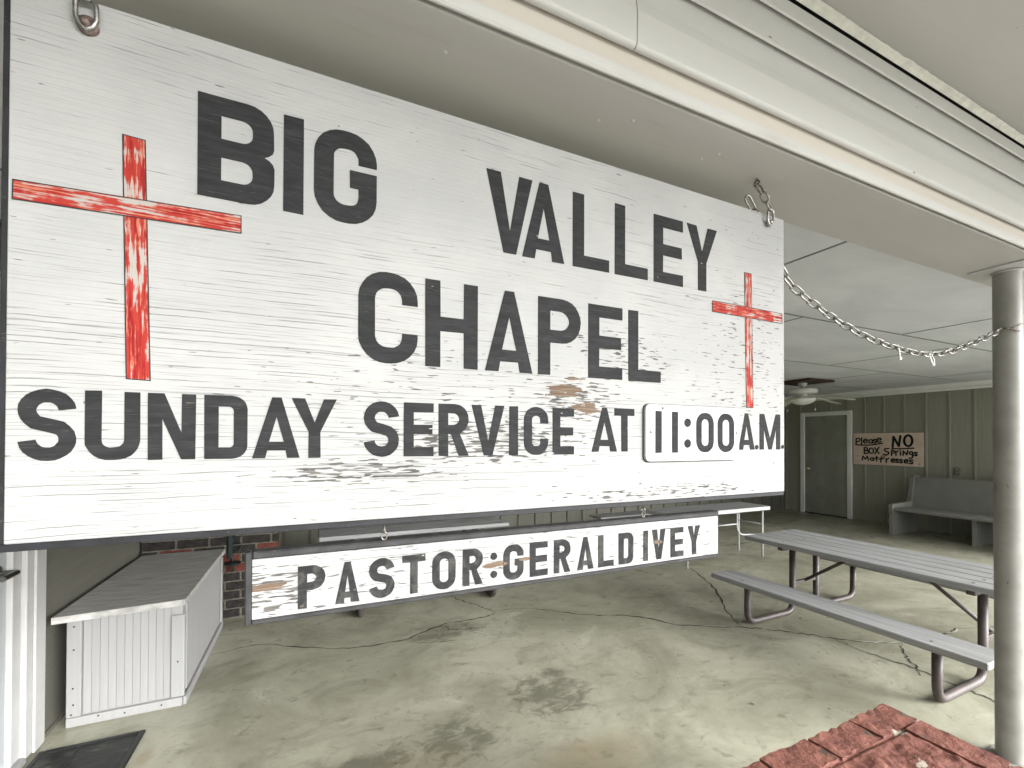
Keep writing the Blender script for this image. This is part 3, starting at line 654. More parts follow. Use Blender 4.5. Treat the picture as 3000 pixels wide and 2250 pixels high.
    c = t/2; rc = max(w*.46-c, .01*w)
    if ch == 'C':
        p = [(w-c, h*.66)]+arc(w-c-rc, h-c-rc, rc, rc, 0, 90, 6)+arc(c+rc, h-c-rc, rc, rc, 90, 180, 6)+arc(c+rc, c+rc, rc, rc, 180, 270, 6)+arc(w-c-rc, c+rc, rc, rc, 270, 360, 6)+[(w-c, h*.34)]
        return [(stroke(p, t), [])]
    if ch == 'G':
        p = [(w-c, h*.66)]+arc(w-c-rc, h-c-rc, rc, rc, 0, 90, 6)+arc(c+rc, h-c-rc, rc, rc, 90, 180, 6)+arc(c+rc, c+rc, rc, rc, 180, 270, 6)+arc(w-c-rc, c+rc, rc, rc, 270, 360, 6)+[(w-c, h*.49), (w*.56, h*.49)]
        return [(stroke(p, t), [])]
    if ch == 'U':
        p = [(c, h)]+arc(c+rc, c+rc, rc, rc, 180, 270, 7)+arc(w-c-rc, c+rc, rc, rc, 270, 360, 7)+[(w-c, h)]
        return [(stroke(p, t), [])]
    if ch == 'S':
        ry = (h/2-c)/2; rx = w/2-c
        p = [(w-c, h*.72)]+arc(w/2, h-c-ry, rx, ry, 8, 180, 12)+arc(w/2, h-c-ry, rx, ry, 190, 235, 3)+[(w/2, h/2)]+arc(w/2, c+ry, rx, ry, 55, -10, 4)+arc(w/2, c+ry, rx, ry, -20, -172, 11)+[(c, h*.28)]
        return [(stroke(p, t), [])]
    if ch == ':': return [(arc(w/2, h*.24, w/2, w/2, 0, 337, 15), []), (arc(w/2, h*.76, w/2, w/2, 0, 337, 15), [])]
    if ch == '.': return [(arc(w/2, w/2, w/2, w/2, 0, 337, 15), [])]
def letter(ch, x0, x1, z0, z1, t, y, mat, parent, d=.0012):
    j = lambda: random.uniform(-.0004, .0004)
    for o, hs_ in glyph(ch, x1-x0, z1-z0, t):
        o = [(a+j(), b+j()) for a, b in o]
        MB().prism(o, hs_, d, lambda a, b, h: (x0+a, y-h, z0+b)).build('dot' if ch in ':.' else 'letter', mat, parent)

# ------------------------------------------------------------------ the big hanging sign
U = .86                                          # measured template -> metres
ux = lambda x: x*U
uz = lambda z: 1.5+(z-1.5)*U
SY = .9362
sign = thing('hanging_sign', (.48, SY, 1.327), 'large weathered white plywood church sign with charcoal lettering and two red crosses', 'sign')
MB().box(-.4285, SY, 1.3375, 1.3855, SY+.0125, 2.214, .0015).build('board', 'sign', sign)
MB().box(-.4370, SY+.003, 1.325, 1.386, SY+.024, 1.337, .001).build('edge_strip', 'edge', sign)
MB().box(-.4370, SY+.003, 1.3372, -.4290, SY+.024, 2.214, .001).build('edge_strip', 'edge', sign)
MB().box(-.4285, SY+.0128, 1.34, 1.384, SY+.022, 2.213, .001).build('backing_board', 'edge', sign)
def line(txt, z0, z1, t, y, mat, parent):
    for ch, a, b in txt: letter(ch, ux(a), ux(b), uz(z0), uz(z1), t*U, y, mat, parent)
FY = SY-.0001
line([('B', -.217, -.078), ('I', -.060, -.020), ('G', .001, .137)], 2.001, 2.214, .041, FY, 'letter', sign)
line([('V', .416, .552), ('A', .521, .654), ('L', .683, .81), ('L', .832, .958), ('E', .983, 1.105), ('Y', 1.123, 1.260)], 2.003, 2.218, .038, FY, 'letter', sign)
line([('C', .097, .236), ('H', .255, .393), ('A', .413, .553), ('P', .571, .710), ('E', .737, .860), ('L', .883, 1.011)], 1.683, 1.901, .038, FY, 'letter', sign)
line([('S', -.481, -.401), ('U', -.389, -.306), ('N', -.294, -.216), ('D', -.201, -.125), ('A', -.116, -.024), ('Y', -.041, .052),
      ('S', .111, .192), ('E', .203, .277), ('R', .290, .369), ('V', .377, .469), ('I', .484, .510), ('C', .528, .603), ('E', .618, .688)], 1.459, 1.591, .0245, FY, 'letter', sign)
line([('A', .749, .840), ('T', .831, .906), ], 1.466, 1.597, .0235, FY, 'letter', sign)
line([('A', 1.365, 1.447), ('M', 1.474, 1.586)], 1.468, 1.597, .0225, FY, 'letter', sign)
letter('.', ux(1.450), ux(1.467), uz(1.468), uz(1.49), .02*U, FY, 'letter', sign); letter('.', ux(1.592), ux(1.607), uz(1.470), uz(1.49), .02*U, FY, 'letter', sign)
def cross(pts, mat, y, d):
    p = [(ux(a)+random.uniform(-.0008, .0008), uz(b)+random.uniform(-.0008, .0008)) for a, b in pts]
    MB().prism(p, (), d, lambda a, b, h: (a, y-h, b)).build('cross_bar', mat, sign)
    cx_, cz_ = sum(a for a, b in p)/4, sum(b for a, b in p)/4; sg = lambda v_: .0010 if v_ > 0 else -.0010
    q = [(a+sg(a-cx_), b+sg(b-cz_)) for a, b in p]; qi = [(a-.4*sg(a-cx_), b-.4*sg(b-cz_)) for a, b in p]
    MB().prism(q, [qi], .0004, lambda a, b, h: (a, y-d-h, b)).build('cross_outline', 'letter', sign)
cross([(-.337, 2.09), (-.303, 2.088), (-.292, 1.615), (-.328, 1.616)], 'red_v', FY, .0007)
cross([(-.491, 1.930), (-.139, 1.937), (-.139, 1.972), (-.491, 1.964)], 'red_h', FY, .0012)
cross([(1.397, 2.097), (1.430, 2.096), (1.440, 1.618), (1.405, 1.618)], 'red_v', FY, .0007)
cross([(1.239, 1.940), (1.597, 1.938), (1.597, 1.974), (1.239, 1.975)], 'red_h', FY, .0012)
# screwed-on time plate
pr_ = [(ux(a), uz(b)) for a, b in rrect(.941, 1.434, 1.354, 1.613, .018)]
plate = MB().prism(pr_, (), .0085, lambda a, b, h: (a, FY-.0015-h, b)).build('time_plate', 'plate', sign)
MB().prism([(ux(a), uz(b)) for a, b in rrect(.9385, 1.4312, 1.3565, 1.6155, .019)], (), .0012, lambda a, b, h: (a, FY-h, b)).build('plate_shadow_rim', 'frame', plate)  # dark backing rim, stands in for the shadow line round the plate
PY = FY-.0101
for ch, a, b in (('1', .980, 1.004), ('1', 1.048, 1.072), ('0', 1.153, 1.231), ('0', 1.250, 1.328)): letter(ch, ux(a), ux(b), uz(1.461), uz(1.592), .0225*U, PY, 'letter', plate)
letter(':', ux(1.100), ux(1.128), uz(1.459), uz(1.589), .02*U, PY, 'letter', plate)
for a, b in ((.962, 1.527), (1.342, 1.527), (1.010, 1.602)):
    MB().lathe([(.0001, -.0022), (.0025, -.002), (.0042, 0)], (ux(a), PY, uz(b)), 12, 'y').build('screw', 'oldsteel', plate)

# ------------------------------------------------------------------ the name board under it
nb = thing('name_board', (.493, SY, 1.158), 'long narrow white name board in a charcoal frame hung under the big sign', 'sign')
NX0, NX1, NZ0, NZ1 = -.110, 1.096, 1.158, 1.292
MB().box(NX0+.011, SY+.004, NZ0+.009, NX1-.003, SY+.016, NZ1-.014, .001).build('panel', 'sign_small', nb)
MB().box(NX0, SY+.001, NZ0, NX0+.0105, SY+.030, NZ1, .002).build('frame_side', 'frame', nb)
MB().box(NX1-.0025, SY+.005, NZ0, NX1, SY+.030, NZ1, .0005).build('frame_side', 'frame', nb)
MB().box(NX0+.0108, SY+.001, NZ1-.0135, NX1-.003, SY+.034, NZ1, .003).build('frame_rail', 'frame', nb)
MB().box(NX0+.0108, SY+.001, NZ0, NX1-.003, SY+.030, NZ0+.0085, .002).build('frame_rail', 'frame', nb)
NY = SY+.0039
line([('P', -.026, .030), ('A', .051, .104), ('S', .125, .184), ('T', .203, .259), ('O', .277, .337), ('R', .356, .411), ('G', .470, .530), ('E', .549, .605), ('R', .625, .680), ('A', .703, .759), ('L', .776, .832), ('D', .851, .906),
      ('I', .946, .964), ('V', .981, 1.035), ('E', 1.057, 1.112), ('Y', 1.132, 1.186)], 1.1225, 1.217, .0185, NY, 'letter_small', nb)
letter(':', ux(.433), ux(.452), uz(1.121), uz(1.213), .018*U, NY, 'letter_small', nb)
def ring(c, r, wire, ax, n=20, sx=1., sz=1.):
    pts = []
    for i in range(n):
        a = 2*PI*i/n; u, w_ = r*math.cos(a)*sx, r*math.sin(a)*sz
        pts.append((c[0]+u, c[1], c[2]+w_) if ax == 'y' else (c[0], c[1]+u, c[2]+w_) if ax == 'x' else (c[0]+u, c[1]+w_, c[2]))
    return MB().tube(pts, wire, 8, True)
for x, lab in ((.138, 'small steel hook pair linking name board to big sign, left one'), (.820, 'small steel hook pair linking name board to big sign, right one')):
    h = thing('eye_hook', (x, SY+.012, 1.292), lab, 'hook', 'hooks holding the name board')
    ring((x, SY+.012, 1.312), .0065, .0016, 'x').build('upper_eye', 'oldsteel', h)
    MB().tube([(x, SY+.012, 1.319), (x, SY+.012, 1.329)], .0016, 8).build('screw_shank', 'oldsteel', h)
    ring((x, SY+.012, 1.300), .0065, .0016, 'y', 20, .85, 1.25).build('lower_eye', 'oldsteel', h)

# ------------------------------------------------------------------ chains
def link_mesh(name, mat, inner=.049, wid=.030, wire=.0031):
    L = inner/2+wire-wid/2+wire*0; r = wid/2-wire
    L = inner/2-(r-wire)
    pts = [(L+r*math.cos(math.radians(a)), r*math.sin(math.radians(a)), 0) for a in range(-90, 91, 22)]+[(-L-r*math.cos(math.radians(a)), -r*math.sin(math.radians(a)), 0) for a in range(-90, 91, 22)]
    return shared(MB().tube(pts, wire, 8, True), name, mat)
LK = link_mesh('link', 'steel'); LKo = link_mesh('link', 'oldsteel', .026, .024, .0031)
def lay_links(root, me, pts, pitch, twist=.0):
    P = smooth_path(pts, 24); acc = [0]
    for a, b in zip(P, P[1:]): acc.append(acc[-1]+(b-a).length)
    n = int(acc[-1]/pitch); pitch = acc[-1]/n
    def at(s_):
        for i in range(len(acc)-1):
            if acc[i+1] >= s_: return P[i].lerp(P[i+1], (s_-acc[i])/max(acc[i+1]-acc[i], 1e-9))
        return P[-1]
    for i in range(n):
        a, b = at(i*pitch), at((i+1)*pitch); t = (b-a).normalized()
        side = Vector((0, 1, 0)); up = t.cross(side).normalized(); side = up.cross(t).normalized()
        ang = (PI/2 if i % 2 else 0)+twist*i/n+random.uniform(-.14, .14)
        v = up*math.cos(ang)+side*math.sin(ang); w_ = t.cross(v)
        R_ = Matrix((t, v, w_)).transposed()
        put(me, 'link', (a+b)/2, root, rot=R_.to_euler())
chain = thing('swag_chain', (2.95, .94, 2.02), 'long galvanised chain sagging from behind the sign to the post', 'chain')
cp = [(1.458, 2.40), (1.53, 2.315), (1.613, 2.194), (1.697, 2.118), (1.822, 2.064), (2.049, 1.990), (2.301, 1.938), (2.584, 1.915), (2.771, 1.925), (2.972, 1.968), (3.268, 2.057), (3.418, 2.108)]
lay_links(chain, LK, [(ux(x), .968 if x < 1.9 else .968-.022*min(1, (x-1.9)/1.2), uz(z)) for x, z in cp], .0485, .8)
MB().tube([(2.93, .93, 2.02), (2.953, .915, 2.026), (2.966, .897, 2.034), (2.99, .885, 2.046)], .0022, 8).build('tie_wire', 'oldsteel', chain)
MB().tube([(2.94, .935, 2.03), (2.958, .908, 2.018), (2.975, .892, 2.010)], .003, 8).build('post_hook', 'rust', chain)
for x, z, lab, k in ((2.43, 1.925, 'white plastic loop hanging from the chain, nearer the sign', 0), (2.72, 1.918, 'white plastic loop hanging from the chain, nearer the post', 1)):
    t_ = thing('plastic_loop', (ux(x), .955, uz(z)-.05), lab, 'tie', 'plastic loops on the chain'); X, Z = ux(x), uz(z)
    wv_ = .004 if k == 0 else .022
    MB().tube(smooth_path([(X, .955, Z+.012), (X-wv_, .950, Z-.004), (X-wv_*.8, .948, Z-.022), (X, .948, Z-.040), (X+wv_*.8, .952, Z-.022), (X+wv_, .960, Z-.004), (X, .955, Z+.012)], 4), .0026, 8).build('strap', 'plastic', t_)
    MB().lathe([(.0001, .007), (.006, .005), (.007, -.003), (.0001, -.007)], (X, .948, Z-.043), 12).build('clip', 'plastic', t_)
def hanger(ex, bx, bz, lab, bolt):
    h = thing('hanger_chain', (bx, SY-.006, bz), lab, 'chain', 'chains holding up the big sign')
    ring((ex, SY-.002, 2.2985), .0085, .0026, 'x').build('screw_eye', 'oldsteel', h)
    MB().tube([(ex, SY-.002, 2.306), (ex, SY-.002, 2.3165)], .0026, 8).build('screw_shank', 'oldsteel', h)
    lay_links(h, LKo, [(ex, SY-.004, 2.296), (ex+(bx-ex)*.35, SY-.012, 2.296-(2.296-bz)*.32), (bx, SY-.013, bz+.034)], .028, .35)
    r = .013
    pts = [(bx+r*math.cos(math.radians(a)), SY-.011, bz+.026+r*math.sin(math.radians(a))) for a in range(0, 181, 20)]+[(bx-r, SY-.010, bz+.006), (bx-r*.6, SY-.0095, bz-.006), (bx, SY-.009, bz-.0115), (bx+r*.6, SY-.0095, bz-.006), (bx+r, SY-.010, bz+.006)]
    MB().tube(pts, .0036, 10, True).build('shackle', 'steel', h)
    MB().lathe([(.0001, -.0165), (.0035, -.0165), (.0055, -.014), (.0055, -.009), (bolt, -.0078), (bolt, -.0002)], (bx, SY, bz-.001), 20, 'y').build('bolt', 'rust' if bolt > .012 else 'steel', h)
hanger(-.345, -.335, 2.170, 'short chain and rusty bolt at the left top corner of the sign', .014)
hanger(1.254, 1.306, 2.186, 'short chain and shackle at the right top corner of the sign', .010)

# ------------------------------------------------------------------ picnic tables
def picnic(name, label, ax):
    t = thing(name, (0, 0, 0), label, 'picnic table', 'picnic tables on the porch')
    mat = 'grey_wood' if ax == 1 else 'grey_wood_x'
    def B(x0, y0, z0, x1, y1, z1, c):                     # long axis = y in the pattern
        return MB().box(x0, y0, z0, x1, y1, z1, c) if ax == 1 else MB().box(y0, x0, z0, y1, x1, z1, c)
    def T(pts, r, n=12): return MB().tube([p if ax == 1 else (p[1], p[0], p[2]) for p in pts], r, n)
    for i in range(5):
        x0 = -.355+i*.1425; B(x0, -.915+random.uniform(-.003, .003), .597, x0+.138, .915+random.uniform(-.003, .003), .635, .005).build('top_plank', mat, t)
    for s_ in (-1, 1):
        B(s_*.735-.125, -.845, .337, s_*.735+.125, .845, .375, .005).build('seat_plank', mat, t)
    for y in (-.595, .595):
        for bx in [-.355+i*.1425+.069 for i in range(5)]:
            MB().lathe([(.0001, .0035), (.006, .003), (.009, 0)], (bx, y, .635) if ax == 1 else (y, bx, .635), 10).build('bolt_head', 'oldsteel', t)
        for s_ in (-1, 1):
            MB().lathe([(.0001, .0035), (.006, .003), (.009, 0)], (s_*.735-.06, y, .375) if ax == 1 else (y, s_*.735-.06, .375), 10).build('bolt_head', 'oldsteel', t)
            pts = fillet([(s_*.735, y, .325), (s_*.735, y, .027), (s_*.165, y, .027), (s_*.165, y, .565)], .09, 7)
            lg = T(pts, .0245, 14).build('leg', 'pipe', t)
            B(s_*.735-.09, y-.02, .3255, s_*.735+.09, y+.02, .3365, .002).build('seat_bracket', 'pipe', lg)
        B(-.33, y-.022, .566, .33, y+.022, .596, .003).build('top_bracket', 'pipe', t)
        B(-.165, y-.012, .26, .165, y+.012, .285, .003).build('cross_bar', 'pipe', t)
        sy = 1 if y > 0 else -1
        T([(0, y, .272), (0, y-sy*.40, .578), (0, y-sy*.47, .582)], .013, 10).build('brace', 'pipe', t)
    return t
p1 = picnic('picnic_table', 'grey plank picnic table on brown pipe legs beside the steel post', 1); p1.location = (3.97, 1.905, 0); p1.rotation_euler = (0, 0, math.radians(.6))
p2 = picnic('picnic_table', 'grey plank picnic table mostly hidden behind the hanging name board', 0); p2.location = (.975, 4.60, 0)

# white folding table and plain bench behind the signs
ft = thing('folding_table', (4.6, 4.05, 0), 'narrow white folding table behind the right end of the name board', 'table')
FX0, FX1, FY0, FY1, FZ = 3.72, 5.42, 3.84, 4.29, .652
MB().box(FX0+.004, FY0+.004, FZ-.006, FX1-.004, FY1-.004, FZ+.002, .002).build('tabletop', 'grey_wood_x', ft)
pr_ = rrect(FX0, FY0, FX1, FY1, .03); ri_ = rrect(FX0+.012, FY0+.012, FX1-.012, FY1-.012, .02)
MB().prism(pr_, [ri_], .042, lambda a, b, h: (a, b, FZ-.042+h)).build('rim', 'white', ft)
for x in (FX0+.30, FX1-.10):
    for y in (FY0+.05, FY1-.05): MB().tube([(x, y, FZ-.03), (x, y, .0)], .0125, 10).build('leg', 'white', ft)
    for z in (FZ-.06, .42): MB().tube([(x, FY0+.05, z), (x, FY1-.05, z)], .009, 8).build('leg_bar', 'white', ft)
for x in (FX1-.48,):
    MB().tube(fillet([(x, FY0+.12, FZ-.03), (x, FY0+.12, .30), (x+.55, FY0+.14, .26)], .14, 7), .010, 10).build('folding_brace', 'white', ft)
    for z in (.585, .44): MB().tube([(x, FY0+.12, z), (x-.34, FY0+.12, z)], .009, 8).build('brace_bar', 'white', ft)
be = thing('plank_bench', (4.3, 5.1, 0), 'plain grey plank bench behind the white folding table', 'bench')
MB().box(3.58, 4.98, .415, 5.2, 5.26, .45, .004).build('seat', 'grey_wood_x', be)
for x in (3.72, 5.02): MB().box(x, 5.0, 0, x+.04, 5.24, .4145, .003).build('leg', 'grey_wood', be)

# ------------------------------------------------------------------ church pew
pw = thing('church_pew', (8.9, 2.9, 0), 'grey painted wooden church pew against the olive wall', 'pew')
prof = [(8.47, 0), (9.22, 0), (9.22, .10), (9.20, .5), (9.30, .90), (9.27, .93), (9.17, .93), (9.12, .90), (9.03, .52), (8.98, .505), (8.50, .485), (8.46, .46), (8.465, .40), (8.50, .30)]
for y in (4.0, 1.55): MB().prism(prof, (), .05, lambda a, b, h: (a, y-.05+h, b)).build('end_panel', 'pew', pw)
prof2 = [(8.60, 0), (9.18, 0), (9.18, .375), (8.60, .375)]
for y in (3.06, 2.2): MB().prism(prof2, (), .045, lambda a, b, h: (a, y-.045+h, b)).build('support', 'pew', pw)
MB().prism([(8.50, .385), (9.10, .378), (9.10, .418), (8.52, .432), (8.495, .415)], (), 2.395, lambda a, b, h: (a, 1.5525+h, b)).build('seat', 'pew', pw)
MB().prism([(9.06, .42), (9.085, .42), (9.225, .885), (9.21, .91), (9.18, .905), (9.165, .885)], (), 2.395, lambda a, b, h: (a, 1.5525+h, b)).build('backrest', 'pew', pw)

# ------------------------------------------------------------------ hand-lettered board on the wall
hb_ = thing('notice_board', (XR-.02, 4.486, 1.06), 'tan board with black hand-lettered notice fixed beside the far door', 'sign')
BYL, BYR, BZ0, BZ1 = 5.020, 3.953, 1.060, 1.645
MB().box(XR-.0305, BYR, BZ0, XR-.0205, BYL, BZ1, .001).build('board', 'tan', hb_)
Q = lambda pts: [((x-700)/575, 1-(y-745)/267) for x, y in pts]
def ink(name, strokes):
    mb = MB(); k = 0
    for pts, t in strokes:
        q = [(u*(BYL-BYR), v*(BZ1-BZ0)) for u, v in Q(pts)]
        if len(q) > 2: q = [(p.x, p.y) for p in smooth_path([(a, b, 0) for a, b in q], 4)]
        k += 1
        for a, b in zip(q, q[1:]):                       # marker dabs, overlapping
            mb.prism(stroke([a, b], t), (), .0002, lambda u, v, h: (XR-.0306-.00012*(k % 5)-h, BYL-u, BZ0+v))
        for a, b in q: mb.prism(arc(a, b, t/2, t/2, 0, 315, 7), (), .0002, lambda u, v, h: (XR-.0313-.00012*(k % 5)-h, BYL-u, BZ0+v))
    mb.build(name, 'marker', hb_, recalc=False)
def circ(x, y, rx, ry): return [(x+rx*math.cos(a*PI/5), y+ry*math.sin(a*PI/5)) for a in range(11)]
def es(x, y, s_): return [(x-s_, y), (x+s_, y-.3*s_), (x+.5*s_, y-s_), (x-.6*s_, y-.8*s_), (x-s_, y+.2*s_), (x-.2*s_, y+s_), (x+s_, y+.6*s_)]
def ss(x, y, s_): return [(x+s_, y-.9*s_), (x-.5*s_, y-s_), (x-.6*s_, y-.2*s_), (x+.6*s_, y+.2*s_), (x+.5*s_, y+s_), (x-s_, y+s_)]
T1, T2 = .024, .036
ink('handwritten_word', [([(726, 790), (724, 845)], T1), ([(726, 792), (755, 788), (758, 808), (728, 820)], T1), ([(776, 783), (775, 836)], T1), (es(809, 812, 17), T1), ([(868, 800), (843, 803), (842, 826), (866, 824), (868, 800), (873, 828)], T1), (ss(892, 812, 14), T1), (es(926, 804, 17), T1), ([(735, 844), (840, 846), (955, 829)], T1)])
ink('handwritten_word', [([(1038, 860), (1045, 775)], T2), ([(1045, 775), (1087, 852)], T2), ([(1087, 852), (1100, 770)], T2), (circ(1160, 808, 31, 43), T2), ([(1033, 873), (1115, 872), (1202, 866)], T1)])
ink('handwritten_word', [([(798, 868), (798, 918)], T1), ([(798, 868), (824, 870), (824, 888), (800, 891), (834, 896), (830, 914), (798, 918)], T1), (circ(860, 893, 19, 22), T1), ([(890, 868), (926, 916)], T1), ([(926, 862), (890, 918)], T1)])
ink('handwritten_word', [([(1008, 872), (975, 876), (978, 893), (1004, 903), (997, 922), (962, 921)], T1), ([(1031, 884), (1029, 928)], T1), ([(1031, 886), (1050, 890), (1046, 906), (1030, 908)], T1), ([(1065, 926), (1062, 895)], T1), ([(1063, 900), (1082, 892)], T1), ([(1099, 900), (1101, 924)], T1), ([(1098, 886), (1099, 889)], T1), ([(1121, 924), (1122, 890)], T1), ([(1122, 890), (1150, 920)], T1), ([(1150, 920), (1156, 885)], T1), (circ(1181, 905, 12, 11), T1), ([(1193, 898), (1191, 940), (1166, 946)], T1), (ss(1216, 912, 12), T1)])
ink('handwritten_word', [(circ(955, 940, 9, 8), .010), ([(972, 948), (975, 930)], .010), ([(974, 935), (990, 930)], .010)])
ink('handwritten_word', [([(780, 976), (786, 940)], T1), ([(786, 940), (808, 966)], T1), ([(808, 966), (826, 940)], T1), ([(826, 940), (835, 974)], T1), (circ(864, 963, 13, 11), T1), ([(877, 952), (880, 976)], T1), ([(905, 938), (905, 978)], T1), ([(890, 956), (922, 951)], T1), ([(944, 945), (940, 987)], T1), ([(928, 963), (966, 956)], T1), ([(986, 987), (985, 955)], T1), ([(986, 965), (1006, 952)], T1), (es(1040, 970, 14), T1), (ss(1073, 970, 12), T1), (ss(1104, 972, 12), T1), (es(1143, 972, 14), T1), (ss(1182, 974, 14), T1)])

# ------------------------------------------------------------------ ceiling fan on its brown board
fb = tag(MB().box(6.72, 4.15, ZC-.034, 7.32, 4.72, ZC-.0045, .003).build('mounting_board', 'brownboard'), 'dark brown stained square board on the ceiling above the fan', 'board')
FC = (7.02, 4.45)
fan = thing('ceiling_fan', (*FC, 2.10), 'cream white ceiling fan with a frosted glass bowl light', 'ceiling fan')
zt = ZC-.0345
MB().lathe([(.066, zt), (.066, zt-.010), (.045, zt-.060), (.022, zt-.066), (.0001, zt-.066)], (*FC, 0), 24).build('canopy', 'fan', fan)
MB().lathe([(.018, zt-.05), (.018, zt-.085), (.10, zt-.092), (.19, zt-.098), (.20, zt-.106), (.20, zt-.155), (.185, zt-.163), (.11, zt-.172), (.065, zt-.19), (.065, zt-.235), (.0001, zt-.235)], (*FC, 0), 32).build('motor_housing', 'fan', fan)
MB().lathe([(.0001, zt-.238), (.165, zt-.242), (.175, zt-.250), (.175, zt-.262), (.0001, zt-.263)], (*FC, 0), 32).build('light_fitter', 'fan', fan)
MB().lathe([(.170, zt-.2635), (.168, zt-.278), (.14, zt-.305), (.095, zt-.328), (.045, zt-.340), (.0001, zt-.343)], (*FC, 0), 32).build('glass_bowl', 'bowl', fan)
for i in range(5):
    a = math.radians(-84+72*i); ca, sa = math.cos(a), math.sin(a)
    def bl(u, v, h): return (FC[0]+ca*u-sa*v, FC[1]+sa*u+ca*v, zt-.196-.20*(u-.1)+.14*v+h)
    MB().prism([(.24, -.055), (.64, -.072), (.69, -.052), (.70, 0), (.69, .052), (.64, .072), (.24, .055)], (), .007, bl).build('blade', 'blade', fan)
    MB().prism([(.06, -.016), (.18, -.022), (.29, -.044), (.29, .044), (.18, .022), (.06, .016)], (), .004, lambda u, v, h: (*bl(u, v, 0)[:2], bl(u, v, 0)[2]-.0045+h)).build('blade_iron', 'fan', fan)
for dx, dy, L in ((-.06, .11, .16), (.10, -.06, .15)):
    c_ = MB().tube([(FC[0]+dx, FC[1]+dy, zt-.225), (FC[0]+dx*1.6, FC[1]+dy*1.6, zt-.235), (FC[0]+dx*1.6, FC[1]+dy*1.6, zt-.25-L)], .0016, 6).build('pull_chain', 'oldsteel', fan)
    MB().lathe([(.0001, .016), (.007, .01), (.011, -.008), (.0001, -.016)], (FC[0]+dx*1.6, FC[1]+dy*1.6, zt-.25-L-.012), 12).build('pull_knob', 'plastic', c_)

# ------------------------------------------------------------------ white storage bench by the left wall
cb = thing('storage_bench', (-.9, 3.6, 0), 'white beadboard storage bench with a weathered grey plywood lid', 'storage bench')
CX0, CX1, CY0, CY1, CZ = -1.150, -.648, 3.052, 4.19, .560
MB().box(CX0, CY0+.014, .012, CX1-.014, CY1, CZ, .002).build('carcass', 'bead', cb)
k = 11; wS = (CX1-CX0-.125)/k
slat = shared(MB().box(0, 0, 0, wS-.0010, .009, CZ-.055, .0014), 'bead_slat', 'bead')
for i in range(k): put(slat, 'bead_slat', (CX0+.062+i*wS, CY0+.0045, .052), cb)
k = 26; wS2 = (CY1-CY0-.13)/k
slat2 = shared(MB().box(0, 0, 0, .009, wS2-.0014, CZ-.055, .0022), 'bead_slat', 'bead')
for i in range(k): put(slat2, 'bead_slat', (CX1-.0137, CY0+.075+i*wS2, .052), cb)
for x0, x1, y0, y1, z0, z1 in ((CX0-.002, CX0+.058, CY0-.008, CY0+.006, .05, CZ-.004), (CX1-.062, CX1+.001, CY0-.008, CY0+.006, .052, CZ-.05)):
    MB().box(x0, y0, z0, x1, y1, z1, .003).build('corner_trim', 'bead', cb)
MB().box(CX0-.002, CY0-.010, .0, CX1-.008, CY0+.008, .048, .003).build('base_trim', 'bead', cb)
MB().box(CX1-.006, CY0-.004, .0, CX1+.010, CY1, .048, .003).build('base_trim', 'bead', cb)
MB().box(CX1-.006, CY1-.05, .05, CX1+.007, CY1, CZ-.004, .003).build('corner_trim', 'bead', cb)
mb = MB(); mb.prism([(CX0-.04, CY0-.062), (CX1-.006, CY0-.012), (CX1-.006, CY1+.12), (CX0-.04, CY1+.12)], (), .034, lambda a, b, h: (a, b, CZ+.0015+h)); mb.build('lid', 'lid', cb)
MB().box(CX1-.0055, CY0-.014, CZ+.004, CX1+.004, CY1+.12, CZ+.037, .002).build('lid_edging', 'lid', cb)
for x, z in ((CX0+.028, .52), (CX0+.028, .40), (CX0+.026, .20), (CX0+.028, .115), (CX0+.02, .065), (CX1-.03, .25)):
    MB().lathe([(.0001, -.002), (.0035, -.0018), (.0045, 0)], (x, CY0-.0085, z), 10, 'y').build('nail_head', 'dark', cb)
for x, z in ((CX0+.24, .024), (CX0+.40, .026), (CX0+.13, .036)): MB().lathe([(.0001, -.002), (.0035, -.0018), (.0045, 0)], (x, CY0-.0105, z), 10, 'y').build('nail_head', 'dark', cb)

# door mat
mt = thing('door_mat', (-.97, 2.5, 0), 'black rubber door mat lying before the white door', 'mat')
MB().box(-1.165, 2.12, .003, -.775, 2.835, .010, .002).build('pad', 'mat', mt)
for x0, x1, y0, y1 in ((-1.17, -1.148, 2.11, 2.845), (-.792, -.764, 2.11, 2.845), (-1.1475, -.7925, 2.11, 2.13), (-1.1475, -.7925, 2.82, 2.845)): MB().box(x0, y0, .0025, x1, y1, .016, .004).build('border', 'matedge', mt)
MB().box(-1.02, 2.131, .0101, -1.008, 2.819, .014, .002).build('rib', 'matedge', mt)

# iron candle bracket on the bricks
ib = thing('iron_bracket', (-.585, 4.33, .42), 'dark green iron bracket with a round dish fixed to the bricks', 'bracket')
MB().lathe([(.0001, .472), (.055, .474), (.064, .486), (.060, .489), (.05, .479), (.0001, .478)], (-.585, 4.255, 0), 24).build('dish', 'iron', ib)
MB().tube(smooth_path([(-.585, 4.255, .473), (-.585, 4.256, .43), (-.585, 4.27, .415), (-.585, 4.30, .44), (-.60, 4.325, .52), (-.605, 4.328, .66), (-.605, 4.328, .80)], 5), .008, 8).build('arm', 'iron', ib)
MB().box(-.63, 4.318, .50, -.592, 4.333, .82, .004).build('back_plate', 'iron', ib)
MB().tube(smooth_path([(-.60, 4.32, .60), (-.56, 4.30, .57), (-.53, 4.30, .60), (-.54, 4.30, .64), (-.57, 4.30, .63)], 5), .005, 8).build('scroll', 'iron', ib)
MB().tube(smooth_path([(-.60, 4.32, .70), (-.55, 4.30, .68), (-.51, 4.30, .72), (-.53, 4.30, .77), (-.57, 4.30, .75)], 5), .005, 8).build('scroll', 'iron', ib)

